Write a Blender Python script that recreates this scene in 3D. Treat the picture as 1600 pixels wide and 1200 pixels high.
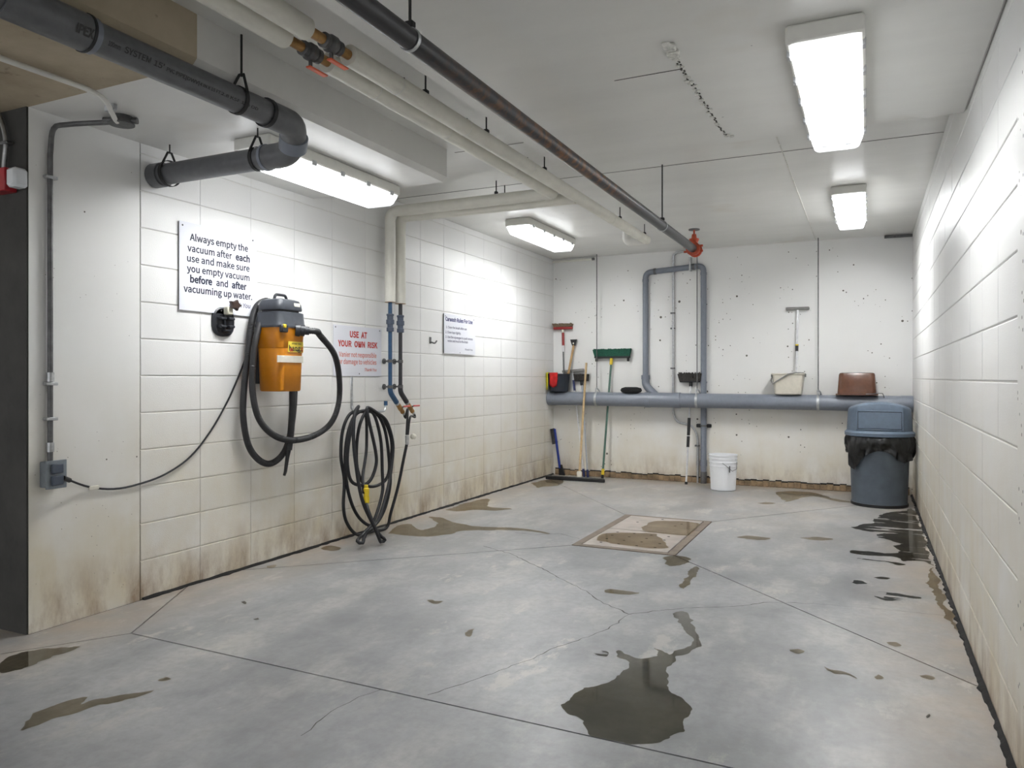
import bpy, math, random
from mathutils import Vector, Matrix, noise as mnoise
random.seed(7)
for o in list(bpy.data.objects): bpy.data.objects.remove(o)
S = bpy.context.scene
COL = S.collection

# ------------------------------------------------------------------ camera
F_PX, YAW, Y_HOR, CAM_H = 1172.38, 0.442989, 590.25, 1.219
cam = bpy.data.cameras.new('camera'); cam_o = bpy.data.objects.new('camera', cam); COL.objects.link(cam_o)
cam.sensor_fit = 'HORIZONTAL'; cam.sensor_width = 36; cam.lens = F_PX / 1600 * 36
cam.shift_y = -(600 - Y_HOR) / 1600
cam.clip_start = .02
cam_o.location = (0, 0, CAM_H); cam_o.rotation_euler = (math.pi / 2, 0, YAW)
S.camera = cam_o
# ------------------------------------------------------------------ world, exposure
w = bpy.data.worlds.new('parkade_ambient'); S.world = w; w.use_nodes = True
w.node_tree.nodes['Background'].inputs[0].default_value = (.95, .97, 1, 1)
w.node_tree.nodes['Background'].inputs[1].default_value = .40
TUBE_POWER = 50.0
S.view_settings.view_transform = 'Standard'; S.view_settings.look = 'None'
S.view_settings.gamma = 1; S.view_settings.use_curve_mapping = False
S.view_settings.exposure = 2.0

# ------------------------------------------------------------------ measured room (metres)
XL, XR, YB = -3.60, .417, 8.814
ZC, ZA, ZB = 2.715, 2.505, 2.465          # far ceiling, left beam soffit, drop panel soffit
SN, CS = math.sin(YAW), math.cos(YAW)
def on(x, y, ax, val):
    """photo pixel -> the point where its ray meets the plane ax = val"""
    u, v = (x - 800) / F_PX, (Y_HOR - y) / F_PX
    r = (CS * u - SN, SN * u + CS, v); o = (0, 0, CAM_H); i = 'XYZ'.index(ax)
    t = (val - o[i]) / r[i]
    return Vector((o[0] + r[0] * t, o[1] + r[1] * t, o[2] + r[2] * t))

# ------------------------------------------------------------------ materials
M = {}
class NT:
    def __init__(s, name):
        s.m = bpy.data.materials.new(name); s.m.use_nodes = True; s.t = s.m.node_tree
        s.b = s.t.nodes['Principled BSDF']; M[name] = s.m
    def n(s, kind, **kw):
        nd = s.t.nodes.new('ShaderNode' + kind)
        for k, v in kw.items():
            if k.startswith('i_'):
                key = k[2:]; key = int(key) if key.isdigit() else key.replace('_', ' ')
                if isinstance(v, bpy.types.NodeSocket): s.t.links.new(v, nd.inputs[key])
                else: nd.inputs[key].default_value = v
            else: setattr(nd, k, v)
        return nd
    def link(s, a, b): s.t.links.new(a, b)
    def math(s, op, a, b=0.0, c=None, clamp=False):
        nd = s.n('Math', operation=op, use_clamp=clamp)
        for i, v in enumerate([a, b] + ([c] if c is not None else [])):
            if isinstance(v, bpy.types.NodeSocket): s.link(v, nd.inputs[i])
            else: nd.inputs[i].default_value = v
        return nd.outputs[0]
    def ramp(s, v, a, b):      # clamped linear step
        nd = s.n('MapRange', i_0=v, i_1=a, i_2=b); return nd.outputs[0]
    def mix(s, f, a, b):
        nd = s.n('Mix', data_type='RGBA')
        for sock, v in ((nd.inputs[0], f), (nd.inputs[6], a), (nd.inputs[7], b)):
            if isinstance(v, bpy.types.NodeSocket): s.link(v, sock)
            else: sock.default_value = v if isinstance(v, float) else (*v, 1)
        return nd.outputs[2]
    def pos(s): return s.n('NewGeometry').outputs['Position']
    def noise(s, vec, scale, detail=4, rough=.55, stretch=None):
        if stretch:
            mp = s.n('Mapping'); s.link(vec, mp.inputs[0]); mp.inputs['Scale'].default_value = stretch; vec = mp.outputs[0]
        return s.n('TexNoise', i_Vector=vec, i_Scale=scale, i_Detail=detail, i_Roughness=rough).outputs[0]
    def bump(s, h, strength, dist=.01):
        nd = s.n('Bump', i_Height=h, i_Strength=strength, i_Distance=dist); s.link(nd.outputs[0], s.b.inputs['Normal'])

def simple(name, col, rough=.5, metal=0, var=.12, scale=25, bump=0.0, spec=.5):
    t = NT(name); p = t.pos(); nz = t.noise(p, scale)
    lo = tuple(c * (1 - var) for c in col); hi = tuple(min(1, c * (1 + var)) for c in col)
    t.link(t.mix(t.ramp(nz, .3, .7), lo, hi), t.b.inputs['Base Color'])
    t.b.inputs['Roughness'].default_value = rough; t.b.inputs['Metallic'].default_value = metal
    t.b.inputs['Specular IOR Level'].default_value = spec
    if bump: t.bump(t.noise(p, scale * 4), bump, .004)
    return t.m

def wall_paint(name, base, holes=False, block=False, rough=.42, dirt=1.0):
    t = NT(name); p = t.pos()
    z = t.n('SeparateXYZ', i_0=p).outputs[2]
    col = t.mix(t.ramp(t.noise(p, 1.3, 3), .3, .7), tuple(c * .95 for c in base), base)
    if block:
        rnd = t.n('ObjectInfo').outputs['Random']
        col = t.mix(t.math('MULTIPLY', rnd, .5), col, tuple(c * .93 for c in base))
    # yellowed splash dirt, settling low on the wall, in vertical runs
    cloud = t.noise(p, 2.2, 5, .6); runs = t.noise(p, 7, 4, .6, (1, 1, .18))
    d = t.math('MULTIPLY', t.ramp(z, 1.35, .15), t.ramp(cloud, .12, .60))
    d = t.math('MULTIPLY', d, t.math('ADD', t.math('MULTIPLY', runs, .9), .45), clamp=True)
    col = t.mix(t.math('MULTIPLY', d, .85 * dirt), col, (.60, .52, .355))
    r = t.math('MULTIPLY', t.ramp(z, .34, .02), t.ramp(t.noise(p, 5.5, 6, .7, (1, 1, .4)), .42, .66))
    col = t.mix(t.math('MULTIPLY', r, .8 * dirt), col, (.21, .115, .05))
    h = t.noise(p, 160, 3)
    if holes:
        for sc, th in ((9, .14), (24, .17)):
            v = t.n('TexVoronoi', i_Vector=p, i_Scale=sc)
            q = t.n('SeparateColor', i_0=v.outputs['Color'])
            size = t.math('MULTIPLY', t.ramp(q.outputs[0], .45, 1.0), th)
            hole = t.math('LESS_THAN', v.outputs['Distance'], size)
            patch = t.math('GREATER_THAN', t.noise(p, 1.7, 2), .5)
            hole = t.math('MULTIPLY', hole, patch)
            col = t.mix(hole, col, (.10, .09, .07))
        h = t.noise(p, 30, 4)
    t.link(col, t.b.inputs['Base Color'])
    t.b.inputs['Roughness'].default_value = rough
    t.bump(h, .25 if block else .12, .003)
    return t.m

WHITE = (.82, .818, .805)
wall_paint('painted_block', WHITE, block=True)
wall_paint('painted_mortar', (.74, .73, .70))
wall_paint('painted_concrete', (.81, .808, .79), holes=True)
wall_paint('painted_back', (.81, .808, .79), holes=True, dirt=.75)
def ceil_mat(name, base, rough=.32):
    t = NT(name); p = t.pos()
    col = t.mix(t.ramp(t.noise(p, 1.5, 5, .6, (.5, 1.6, 1)), .3, .7), tuple(c * .88 for c in base), base)
    v = t.n('TexVoronoi', i_Vector=p, i_Scale=8); q = t.n('SeparateColor', i_0=v.outputs['Color'])
    hole = t.math('LESS_THAN', v.outputs['Distance'], t.math('MULTIPLY', t.ramp(q.outputs[0], .7, 1), .06))
    col = t.mix(hole, col, tuple(c * .4 for c in base))
    rust = t.math('MULTIPLY', t.ramp(t.noise(p, 1.1, 3), .66, .8), .35)
    col = t.mix(rust, col, (.42, .30, .16))
    t.link(col, t.b.inputs['Base Color']); t.b.inputs['Roughness'].default_value = rough
    t.bump(t.noise(p, 14, 5, .6, (1, .4, 1)), .10, .004)
ceil_mat('ceiling_paint', (.76, .755, .72)); ceil_mat('beam_paint', (.76, .755, .73), .38)
t = NT('raw_concrete'); p = t.pos()
col = t.mix(t.ramp(t.noise(p, 2.2, 6, .65), .3, .7), (.34, .28, .19), (.50, .43, .32))
col = t.mix(t.ramp(t.noise(p, 11, 5, .7), .62, .8), col, (.07, .055, .035))
t.link(col, t.b.inputs['Base Color']); t.b.inputs['Roughness'].default_value = .75; t.bump(t.noise(p, 20), .3, .006)
t = NT('shaded_concrete'); p = t.pos()  # bare concrete, with the shade of the unlit face put into its colour
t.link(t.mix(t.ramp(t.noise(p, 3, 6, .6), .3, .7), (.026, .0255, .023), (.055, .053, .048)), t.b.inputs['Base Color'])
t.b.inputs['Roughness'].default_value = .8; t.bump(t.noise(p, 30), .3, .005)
# floor
t = NT('floor_concrete'); p = t.pos(); sx = t.n('SeparateXYZ', i_0=p)
X_, Y_ = sx.outputs[0], sx.outputs[1]
a = t.noise(p, .9, 6, .6); b_ = t.noise(p, 3.2, 7, .65, (1, .55, 1)); c_ = t.noise(p, 24, 5, .65)
col = t.mix(t.ramp(a, .32, .68), (.215, .222, .228), (.385, .392, .40))
col = t.mix(t.math('MULTIPLY', t.ramp(b_, .5, .64), .7), col, (.45, .445, .43))
col = t.mix(t.math('MULTIPLY', t.ramp(b_, .48, .32), .6), col, (.175, .183, .19))
col = t.mix(t.math('MULTIPLY', t.ramp(c_, .42, .68), .38), col, (.21, .21, .205))
edge = t.math('MAXIMUM', t.ramp(X_, -3.05, -3.55), t.ramp(X_, -.12, .38))
edge = t.math('MAXIMUM', edge, t.ramp(Y_, 8.05, 8.7))
edge = t.math('MAXIMUM', edge, t.math('MULTIPLY', t.ramp(Y_, 5.3, 7.6), .45))
edge = t.math('MULTIPLY', edge, t.ramp(t.noise(p, 2.6, 6, .65), .30, .62))
col = t.mix(t.math('MULTIPLY', edge, .75), col, (.40, .325, .245))
streak = t.math('MULTIPLY', t.ramp(t.noise(p, 5, 7, .7, (1, .5, 1)), .56, .62), t.ramp(t.noise(p, .8, 2), .45, .6))
col = t.mix(t.math('MULTIPLY', streak, .6), col, (.52, .50, .45))
t.link(col, t.b.inputs['Base Color'])
t.link(t.math('ADD', t.math('MULTIPLY', a, .25), .24), t.b.inputs['Roughness'])
t.bump(t.noise(p, 45, 5), .10, .003)
# water film: tints what lies under it and mirrors the lamps
def water(name, tint, gloss, broken=None):
    t = NT(name); t.t.nodes.remove(t.b); p = t.pos()
    tint2 = tuple(min(1, c * 1.22) for c in tint)
    tr = t.n('BsdfTransparent', i_0=t.mix(t.ramp(t.noise(p, 5, 5, .6), .35, .65), tint, tint2)); gl = t.n('BsdfGlossy', i_0=(1, 1, 1, 1), i_1=.05)
    fr = t.n('Fresnel', i_0=1.33)
    f = t.math('MULTIPLY', fr.outputs[0], gloss, clamp=True)
    mx = t.n('MixShader', i_0=f, i_1=tr.outputs[0], i_2=gl.outputs[0]).outputs[0]
    if broken:                       # film torn open where the slab is already dry
        dry = t.n('BsdfTransparent', i_0=(1, 1, 1, 1))
        k = t.ramp(t.noise(p, 4.5, 5, .6, (.55, 2.2, 1)), broken, broken + .02)
        mx = t.n('MixShader', i_0=k, i_1=mx, i_2=dry.outputs[0]).outputs[0]
    t.link(mx, t.t.nodes['Material Output'].inputs[0])
water('water_film', (.45, .42, .35), 1.3)
water('damp_film', (.64, .59, .50), .45)
water('dark_damp', (.34, .33, .30), .6, .56)
simple('crack_dark', (.075, .07, .06), .9)
simple('black_gap', (.012, .011, .010), .9, var=.3)
simple('ledge_dirty', (.26, .18, .105), .85, var=.5, scale=9, bump=.4)
simple('pvc_grey', (.195, .215, .255), .38, var=.05)
simple('pvc_dark', (.115, .118, .125), .42, var=.10)
simple('insulation_cream', (.74, .725, .65), .5, var=.06, scale=8)
simple('insulation_white', (.72, .71, .67), .5, var=.05, scale=8)
simple('galvanised', (.48, .49, .50), .38, .85, var=.2, scale=40)
simple('dull_steel', (.14, .14, .14), .5, .6, var=.25)
simple('black_rod', (.018, .018, .018), .6, .2)
t = NT('rusty_black_pipe'); p = t.pos()
yb = t.n('SeparateXYZ', i_0=p).outputs[1]
rf = t.math('MULTIPLY', t.ramp(t.noise(p, 18, 6, .7), .45, .62), t.math('MULTIPLY', t.ramp(yb, 2.0, 3.0), t.ramp(yb, 4.6, 3.9)))
t.link(t.mix(rf, (.028, .027, .030), (.20, .08, .022)), t.b.inputs['Base Color']); t.b.inputs['Roughness'].default_value = .36
t.b.inputs['Metallic'].default_value = .2
simple('valve_red', (.50, .075, .025), .5, var=.3); simple('handle_orange', (.75, .13, .05), .45)
simple('brass', (.36, .20, .07), .42, .6, var=.25); simple('tap_red', (.62, .10, .09), .45)
simple('blue_pipe', (.02, .07, .15), .45, var=.15); simple('black_pipe', (.028, .028, .032), .45)
simple('union_grey', (.07, .09, .13), .5)
simple('rubber_hose', (.008, .0085, .011), .5, var=.25, scale=12)
simple('vac_hose', (.028, .028, .030), .5, var=.15)
simple('vac_orange', (.56, .20, .004), .36, var=.05); simple('vac_black', (.022, .024, .030), .42, var=.15)
simple('vac_slate', (.042, .047, .058), .45, var=.12)
simple('yellow', (.72, .52, .02), .45); simple('decal_yellow', (.80, .62, .06), .45, var=.02)
simple('decal_red', (.70, .05, .02), .45, var=.02); simple('label_cream', (.68, .65, .56), .55, var=.05)
simple('sign_white', (.72, .73, .78), .5, var=.015, scale=3); simple('sign_edge', (.09, .09, .09), .5)
simple('ink_navy', (.010, .012, .035), .5, var=.02); simple('ink_red', (.50, .03, .02), .5, var=.02)
simple('ink_faded', (.62, .20, .17), .5, var=.02); simple('ink_violet', (.05, .05, .16), .5, var=.02)
simple('ink_grey', (.13, .13, .20), .5, var=.02); simple('ink_black', (.02, .02, .02), .5, var=.02)
simple('box_grey', (.20, .225, .25), .5, .3); simple('cover_blue_grey', (.055, .07, .10), .4)
simple('brown_knob', (.035, .018, .012), .4); simple('cream_plastic', (.60, .58, .47), .5)
simple('alarm_red', (.36, .02, .03), .4); t = NT('strobe_clear'); t.b.inputs['Base Color'].default_value = (.72, .75, .78, 1); t.b.inputs['Roughness'].default_value = .12
simple('plate_steel', (.40, .355, .32), .55, .15, var=.16, scale=7); simple('frame_steel', (.205, .165, .13), .65, .2, var=.2, scale=9)
simple('bucket_white', (.83, .84, .86), .4, var=.02, scale=5); simple('bucket_beige', (.62, .585, .50), .45, var=.06)
simple('tub_brown', (.105, .038, .017), .25, var=.12); simple('bucket_navy', (.010, .015, .025), .42)
simple('bin_grey', (.085, .105, .13), .5, var=.14, scale=9); simple('bin_lid', (.105, .14, .19), .45, var=.08)
simple('bag_black', (.006, .006, .0065), .33, var=.3, scale=9, bump=.5)
simple('wood', (.42, .26, .115), .6, var=.2, scale=18); simple('wood_pale', (.50, .355, .19), .6, var=.2, scale=18)
simple('bristle_green', (.008, .085, .050), .8, var=.4, scale=90, bump=.8); simple('bristle_black', (.009, .009, .009), .85, var=.5, scale=90, bump=.8)
simple('bristle_brown', (.17, .125, .08), .85, var=.4, scale=90, bump=.8); simple('bristle_grey', (.04, .035, .03), .85, var=.5, scale=80, bump=.8)
simple('plastic_black', (.008, .008, .009), .45); simple('plastic_red', (.28, .018, .018), .45); simple('pole_green', (.075, .15, .115), .45)
simple('pole_white', (.66, .66, .67), .35, .2); simple('pole_blue', (.012, .035, .26), .4); simple('plastic_navy', (.018, .026, .10), .45)
simple('pole_silver', (.42, .45, .50), .35, .5); simple('squeegee_grey', (.21, .205, .195), .5)
simple('cloth_red', (.48, .012, .012), .85, var=.25, bump=.5); simple('cloth_yellow', (.62, .55, .02), .85, var=.25, bump=.5)
simple('fixture_white', (.72, .71, .66), .45, var=.03)
simple('caulk_light', (.66, .65, .60), .6, var=.3, scale=60)
t = NT('tube_light'); t.b.inputs['Base Color'].default_value = (1, 1, 1, 1)
t.b.inputs['Emission Color'].default_value = (.965, .98, 1, 1); t.b.inputs['Emission Strength'].default_value = TUBE_POWER
def lens(name, clear, glow):          # lit prismatic diffuser: clear below, sides blocked, with added glow to even the walls
    t = NT(name); t.t.nodes.remove(t.b)
    tr = t.n('BsdfTransparent', i_0=(.97, .975, .98, 1)); em = t.n('Emission', i_0=(.96, .98, 1, 1), i_1=glow); gl = t.n('BsdfGlossy', i_0=(1, 1, 1, 1), i_1=.15)
    m1 = t.n('MixShader', i_0=1 - clear, i_1=tr.outputs[0], i_2=em.outputs[0]); m2 = t.n('MixShader', i_0=.04, i_1=m1.outputs[0], i_2=gl.outputs[0])
    t.link(m2.outputs[0], t.t.nodes['Material Output'].inputs[0])
lens('acrylic_lens', .66, .5); lens('acrylic_side', .01, 1.7); lens('acrylic_side_dim', .01, .75)

# ------------------------------------------------------------------ mesh helpers
class MB:
    def __init__(s): s.v = []; s.f = []
    def add(s, vs, fs):
        k = len(s.v); s.v += [tuple(v) for v in vs]; s.f += [tuple(i + k for i in f) for f in fs]; return s
    def box(s, a, b):
        (x0, y0, z0), (x1, y1, z1) = a, b
        return s.add([(x0,y0,z0),(x1,y0,z0),(x1,y1,z0),(x0,y1,z0),(x0,y0,z1),(x1,y0,z1),(x1,y1,z1),(x0,y1,z1)],
                     [(0,3,2,1),(4,5,6,7),(0,1,5,4),(1,2,6,5),(2,3,7,6),(3,0,4,7)])
    def rbox(s, a, b, r=.005):           # box with chamfered edges
        lo = [min(p, q) for p, q in zip(a, b)]; hi = [max(p, q) for p, q in zip(a, b)]
        r = min([r] + [(h - l) * .45 for l, h in zip(lo, hi)]); vs = []; idx = {}
        for cx in (0, 1):
            for cy in (0, 1):
                for cz in (0, 1):
                    for ax in range(3):
                        pt = []
                        for k, c in enumerate((cx, cy, cz)):
                            e = (lo, hi)[c][k]; pt.append(e if k == ax else e + (r if c == 0 else -r))
                        idx[(cx, cy, cz, ax)] = len(vs); vs.append(pt)
        fs = []
        for ax in range(3):
            u, w_ = [k for k in range(3) if k != ax]
            for c in (0, 1):
                q = []
                for (p, r_) in ((0, 0), (1, 0), (1, 1), (0, 1)):
                    k = [0, 0, 0]; k[ax] = c; k[u] = p; k[w_] = r_; q.append(idx[(*k, ax)])
                fs.append(q)
            for p in (0, 1):
                for r_ in (0, 1):
                    k0 = [0, 0, 0]; k0[u] = p; k0[w_] = r_; k1 = k0[:]; k1[ax] = 1
                    fs.append([idx[(*k0, u)], idx[(*k1, u)], idx[(*k1, w_)], idx[(*k0, w_)]])
        for cx in (0, 1):
            for cy in (0, 1):
                for cz in (0, 1): fs.append([idx[(cx, cy, cz, k)] for k in range(3)])
        return s.add(vs, fs)
    def prism(s, poly, z0, z1, bottom=True):
        n = len(poly); vs = [(x, y, z0) for x, y in poly] + [(x, y, z1) for x, y in poly]
        fs = [tuple(range(n, 2 * n))] + [(i, (i + 1) % n, n + (i + 1) % n, n + i) for i in range(n)]
        if bottom: fs.append(tuple(reversed(range(n))))
        return s.add(vs, fs)
    def tube(s, path, r, n=12, cap=True):
        P = [Vector(p) for p in path]; m = len(P); R = r if isinstance(r, (list, tuple)) else [r] * m
        T = [(P[min(i + 1, m - 1)] - P[max(i - 1, 0)]).normalized() for i in range(m)]
        u = T[0].orthogonal().normalized(); vs = []
        for i in range(m):
            u = (u - T[i] * u.dot(T[i])).normalized(); w_ = T[i].cross(u)
            for k in range(n):
                a = 2 * math.pi * k / n; vs.append(P[i] + (u * math.cos(a) + w_ * math.sin(a)) * R[i])
        fs = [(i * n + k, i * n + (k + 1) % n, (i + 1) * n + (k + 1) % n, (i + 1) * n + k) for i in range(m - 1) for k in range(n)]
        if cap: fs += [tuple(reversed(range(n))), tuple(range((m - 1) * n, m * n))]
        return s.add(vs, fs)
    def lathe(s, prof, c=(0, 0, 0), axis=(0, 0, 1), n=28, cap=True):
        ax = Vector(axis).normalized(); c = Vector(c)
        P = [c + ax * h for r, h in prof]; m = len(prof); u = ax.orthogonal().normalized(); w_ = ax.cross(u); vs = []
        for (r, h), q in zip(prof, P):
            for k in range(n):
                a = 2 * math.pi * k / n; vs.append(q + (u * math.cos(a) + w_ * math.sin(a)) * max(r, 1e-4))
        fs = [(i * n + k, i * n + (k + 1) % n, (i + 1) * n + (k + 1) % n, (i + 1) * n + k) for i in range(m - 1) for k in range(n)]
        if cap: fs += [tuple(reversed(range(n))), tuple(range((m - 1) * n, m * n))]
        return s.add(vs, fs)
    def loft(s, rings, cap=True):
        n = len(rings[0]); m = len(rings); vs = [v for r in rings for v in r]
        fs = [(i * n + k, i * n + (k + 1) % n, (i + 1) * n + (k + 1) % n, (i + 1) * n + k) for i in range(m - 1) for k in range(n)]
        if cap: fs += [tuple(reversed(range(n))), tuple(range((m - 1) * n, m * n))]
        return s.add(vs, fs)
    def build(s, name, mat, parent=None, smooth=38, **tags):
        me = bpy.data.meshes.new(name); me.from_pydata(s.v, [], s.f); me.validate()
        import bmesh
        bm = bmesh.new(); bm.from_mesh(me); bmesh.ops.recalc_face_normals(bm, faces=bm.faces); bm.to_mesh(me); bm.free()
        if smooth:
            for q in me.polygons: q.use_smooth = True
            me.set_sharp_from_angle(angle=math.radians(smooth))
        me.materials.append(M[mat]); o = bpy.data.objects.new(name, me); return put(o, parent, **tags)
def put(o, parent=None, label=None, cat=None, group=None, kind=None):
    COL.objects.link(o)
    if parent:
        o.parent = parent
        o.matrix_parent_inverse = Matrix.Translation(parent.location).inverted()
    if label: o['label'] = label
    if cat: o['category'] = cat
    if group: o['group'] = group
    if kind: o['kind'] = kind
    return o
def thing(name, label, cat, loc, group=None):
    o = bpy.data.objects.new(name, None); o.location = loc; o.empty_display_size = .05
    return put(o, None, label, cat, group)
def dup(root, off, label=None):
    """copy a thing with its parts and sub-parts, moved by off"""
    def rec(o, par):
        c = o.copy(); COL.objects.link(c)
        if par: c.parent = par
        for ch in list(o.children): rec(ch, c)
        return c
    r = rec(root, None); r.location = Vector(root.location) + Vector(off)
    if label: r['label'] = label
    return r
def fillet(pts, r, n=6):
    P = [Vector(p) for p in pts]; out = [P[0]]
    for i in range(1, len(P) - 1):
        a, b, c = P[i - 1], P[i], P[i + 1]
        d = min(r, (a - b).length * .49, (c - b).length * .49)
        s_, e = b + (a - b).normalized() * d, b + (c - b).normalized() * d
        for k in range(n + 1):
            t_ = k / n; out.append(s_ * (1 - t_) ** 2 + b * 2 * t_ * (1 - t_) + e * t_ * t_)
    return out + [P[-1]]
def spline(pts, step=.02):
    P = [Vector(p) for p in pts]; P = [P[0] * 2 - P[1]] + P + [P[-1] * 2 - P[-2]]; out = []
    for i in range(1, len(P) - 2):
        a, b, c, d = P[i - 1:i + 3]; n = max(2, int((c - b).length / step))
        for k in range(n):
            t_ = k / n
            out.append(.5 * ((2 * b) + (c - a) * t_ + (2 * a - 5 * b + 4 * c - d) * t_ ** 2 + (3 * b - a - 3 * c + d) * t_ ** 3))
    return out + [P[-2]]
def rrect(cx, cy, hx, hy, r, z, n=5):
    out = []
    for qx, qy, a0 in ((1, 1, 0), (-1, 1, 90), (-1, -1, 180), (1, -1, 270)):
        for k in range(n + 1):
            a = math.radians(a0 + 90 * k / n)
            out.append((cx + qx * (hx - r) + r * math.cos(a), cy + qy * (hy - r) + r * math.sin(a), z))
    return out
FONT = None
try:                        # a font that ships with Blender, plain sans like the signs'
    FONT = bpy.data.fonts.load(bpy.utils.system_resource('DATAFILES', path='fonts') + '/Noto Sans CJK Regular.woff2')
except Exception: pass
def text_mesh(body, bold=False, italic=False):
    cu = bpy.data.curves.new('t', 'FONT'); cu.body = body; cu.size = 1
    if FONT: cu.font = FONT
    cu.resolution_u = 3
    cu.offset = .017 if bold else .010; cu.shear = .25 if italic else 0
    o = bpy.data.objects.new('t', cu); COL.objects.link(o); bpy.context.view_layer.update()
    me = bpy.data.meshes.new_from_object(o.evaluated_get(bpy.context.evaluated_depsgraph_get()))
    bpy.data.objects.remove(o); bpy.data.curves.remove(cu); return me
_H = text_mesh('H'); CAPH = max(v.co.y for v in _H.vertices); bpy.data.meshes.remove(_H)
def lettering(segs, o, xa, ya, x0, x1, cap, mat, parent, italic=False, name='lettering'):
    """one printed line: segs [(text, bold)], from x0 to x1 along xa, baseline at o, capital height cap"""
    parts, cur = [], 0
    for body, bold in segs:
        me = text_mesh(body, bold, italic)
        parts.append(([(v.co.x + cur, v.co.y) for v in me.vertices], [list(q.vertices) for q in me.polygons]))
        cur = max(v[0] for v in parts[-1][0]) + .19; bpy.data.meshes.remove(me)
    allx = [v[0] for vs, _ in parts for v in vs]; lo, hi = min(allx), max(allx); sx = (x1 - x0) / (hi - lo); sy = cap / CAPH
    for vs, fs in parts:
        me = bpy.data.meshes.new(name); me.from_pydata([Vector(o) + xa * (x0 + (v[0] - lo) * sx) + ya * (v[1] * sy) for v in vs], [], fs)
        me.materials.append(M[mat]); put(bpy.data.objects.new(name, me), parent)

# ================================================================== STRUCTURE
# ---- floor: poured slabs falling to the drain, parted by saw-cut joints
floor = MB().box((-9, -4, -.25), (1.2, 9.1, -.02)).build('floor', 'black_gap', None, 0, kind='structure')
GX0, GX1, GY0, GY1 = -1.95, -1.195, 5.12, 6.465
def inset(poly, d):
    n = len(poly); out = []; P = [Vector(q) for q in poly]
    area = sum(P[i].x * P[(i + 1) % n].y - P[(i + 1) % n].x * P[i].y for i in range(n)); sg = 1 if area > 0 else -1
    for i in range(n):
        a, b, c = P[i - 1], P[i], P[(i + 1) % n]; e1, e2 = (b - a).normalized(), (c - b).normalized()
        n1, n2 = Vector((-e1.y, e1.x)) * sg, Vector((-e2.y, e2.x)) * sg
        m_ = (n1 + n2); m_ = m_ / max(.3, m_.length_squared) * 2
        out.append(b + m_ * d)
    return out
JL, JN = (XL, 3.55), (-3.176, 2.455)
slabs = [
    [(XL, 3.16), JN, (XR, 2.40), (XR, 3.44), (GX1, GY0), (GX0, GY0), JL],
    [JL, (GX0, GY0), (GX0, GY1), (XL, 8.50)],
    [(XL, 8.50), (GX0, GY1), (GX1, GY1), (XR, 8.56), (XR, YB), (XL, YB)],
    [(XR, 8.56), (GX1, GY1), (GX1, GY0), (XR, 3.44)],
    [JN, (-3.46, 2.02), (-6.2, -2.6), (-6.2, -4), (1.2, -4), (1.2, 2.385), (XR, 2.40)],
    [(XL, 3.16), (XL, 2.235), (-9, 2.235), (-9, -4), (-6.2, -4), (-6.2, -2.6), (-3.46, 2.02), JN]]
for q in slabs:
    MB().prism([(v.x, v.y) for v in inset(q, .0042)], -.02, 0).build('floor_slab', 'floor_concrete', floor, 0)
# cracks, drawn from the photograph onto the floor
def ribbon(pts, wid, name, mat, parent, z=.0006):
    P = [on(x, y, 'Z', 0) for x, y in pts]; D = []
    for a, b in zip(P, P[1:]):
        n = max(2, int((b - a).length / .035))
        D += [a + (b - a) * (k / n) + Vector((random.uniform(-1, 1), random.uniform(-1, 1), 0)) * .008 for k in range(n)]
    D.append(P[-1]); L, R = [], []
    for i, q in enumerate(D):
        d = (D[min(i + 1, len(D) - 1)] - D[max(i - 1, 0)]).normalized(); s_ = Vector((-d.y, d.x, 0)) * wid * random.uniform(.35, 1)
        L.append((q.x + s_.x, q.y + s_.y, z)); R.append((q.x - s_.x, q.y - s_.y, z))
    n = len(D); MB().add(L + R, [(i, i + 1, n + i + 1, n + i) for i in range(n - 1)]).build(name, mat, parent, 0)
ribbon([(756, 853), (800, 866), (850, 890), (885, 909), (915, 924), (945, 943), (983, 960)], .004, 'crack', 'crack_dark', floor)
ribbon([(983, 960), (955, 980), (910, 998), (872, 1010), (830, 1030), (780, 1048), (735, 1064), (668, 1086)], .0025, 'crack', 'crack_dark', floor)
ribbon([(983, 960), (1020, 955), (1060, 951), (1110, 949), (1160, 947), (1195, 941), (1230, 942), (1270, 943)], .0032, 'crack', 'crack_dark', floor)
ribbon([(1270, 943), (1340, 949), (1410, 955), (1480, 962)], .0014, 'crack', 'crack_dark', floor)
ribbon([(595, 1078), (560, 1090), (530, 1105), (495, 1131), (470, 1150)], .0022, 'crack', 'crack_dark', floor)
ribbon([(803, 832), (840, 835), (875, 834), (905, 842)], .0035, 'crack', 'crack_dark', floor)

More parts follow.
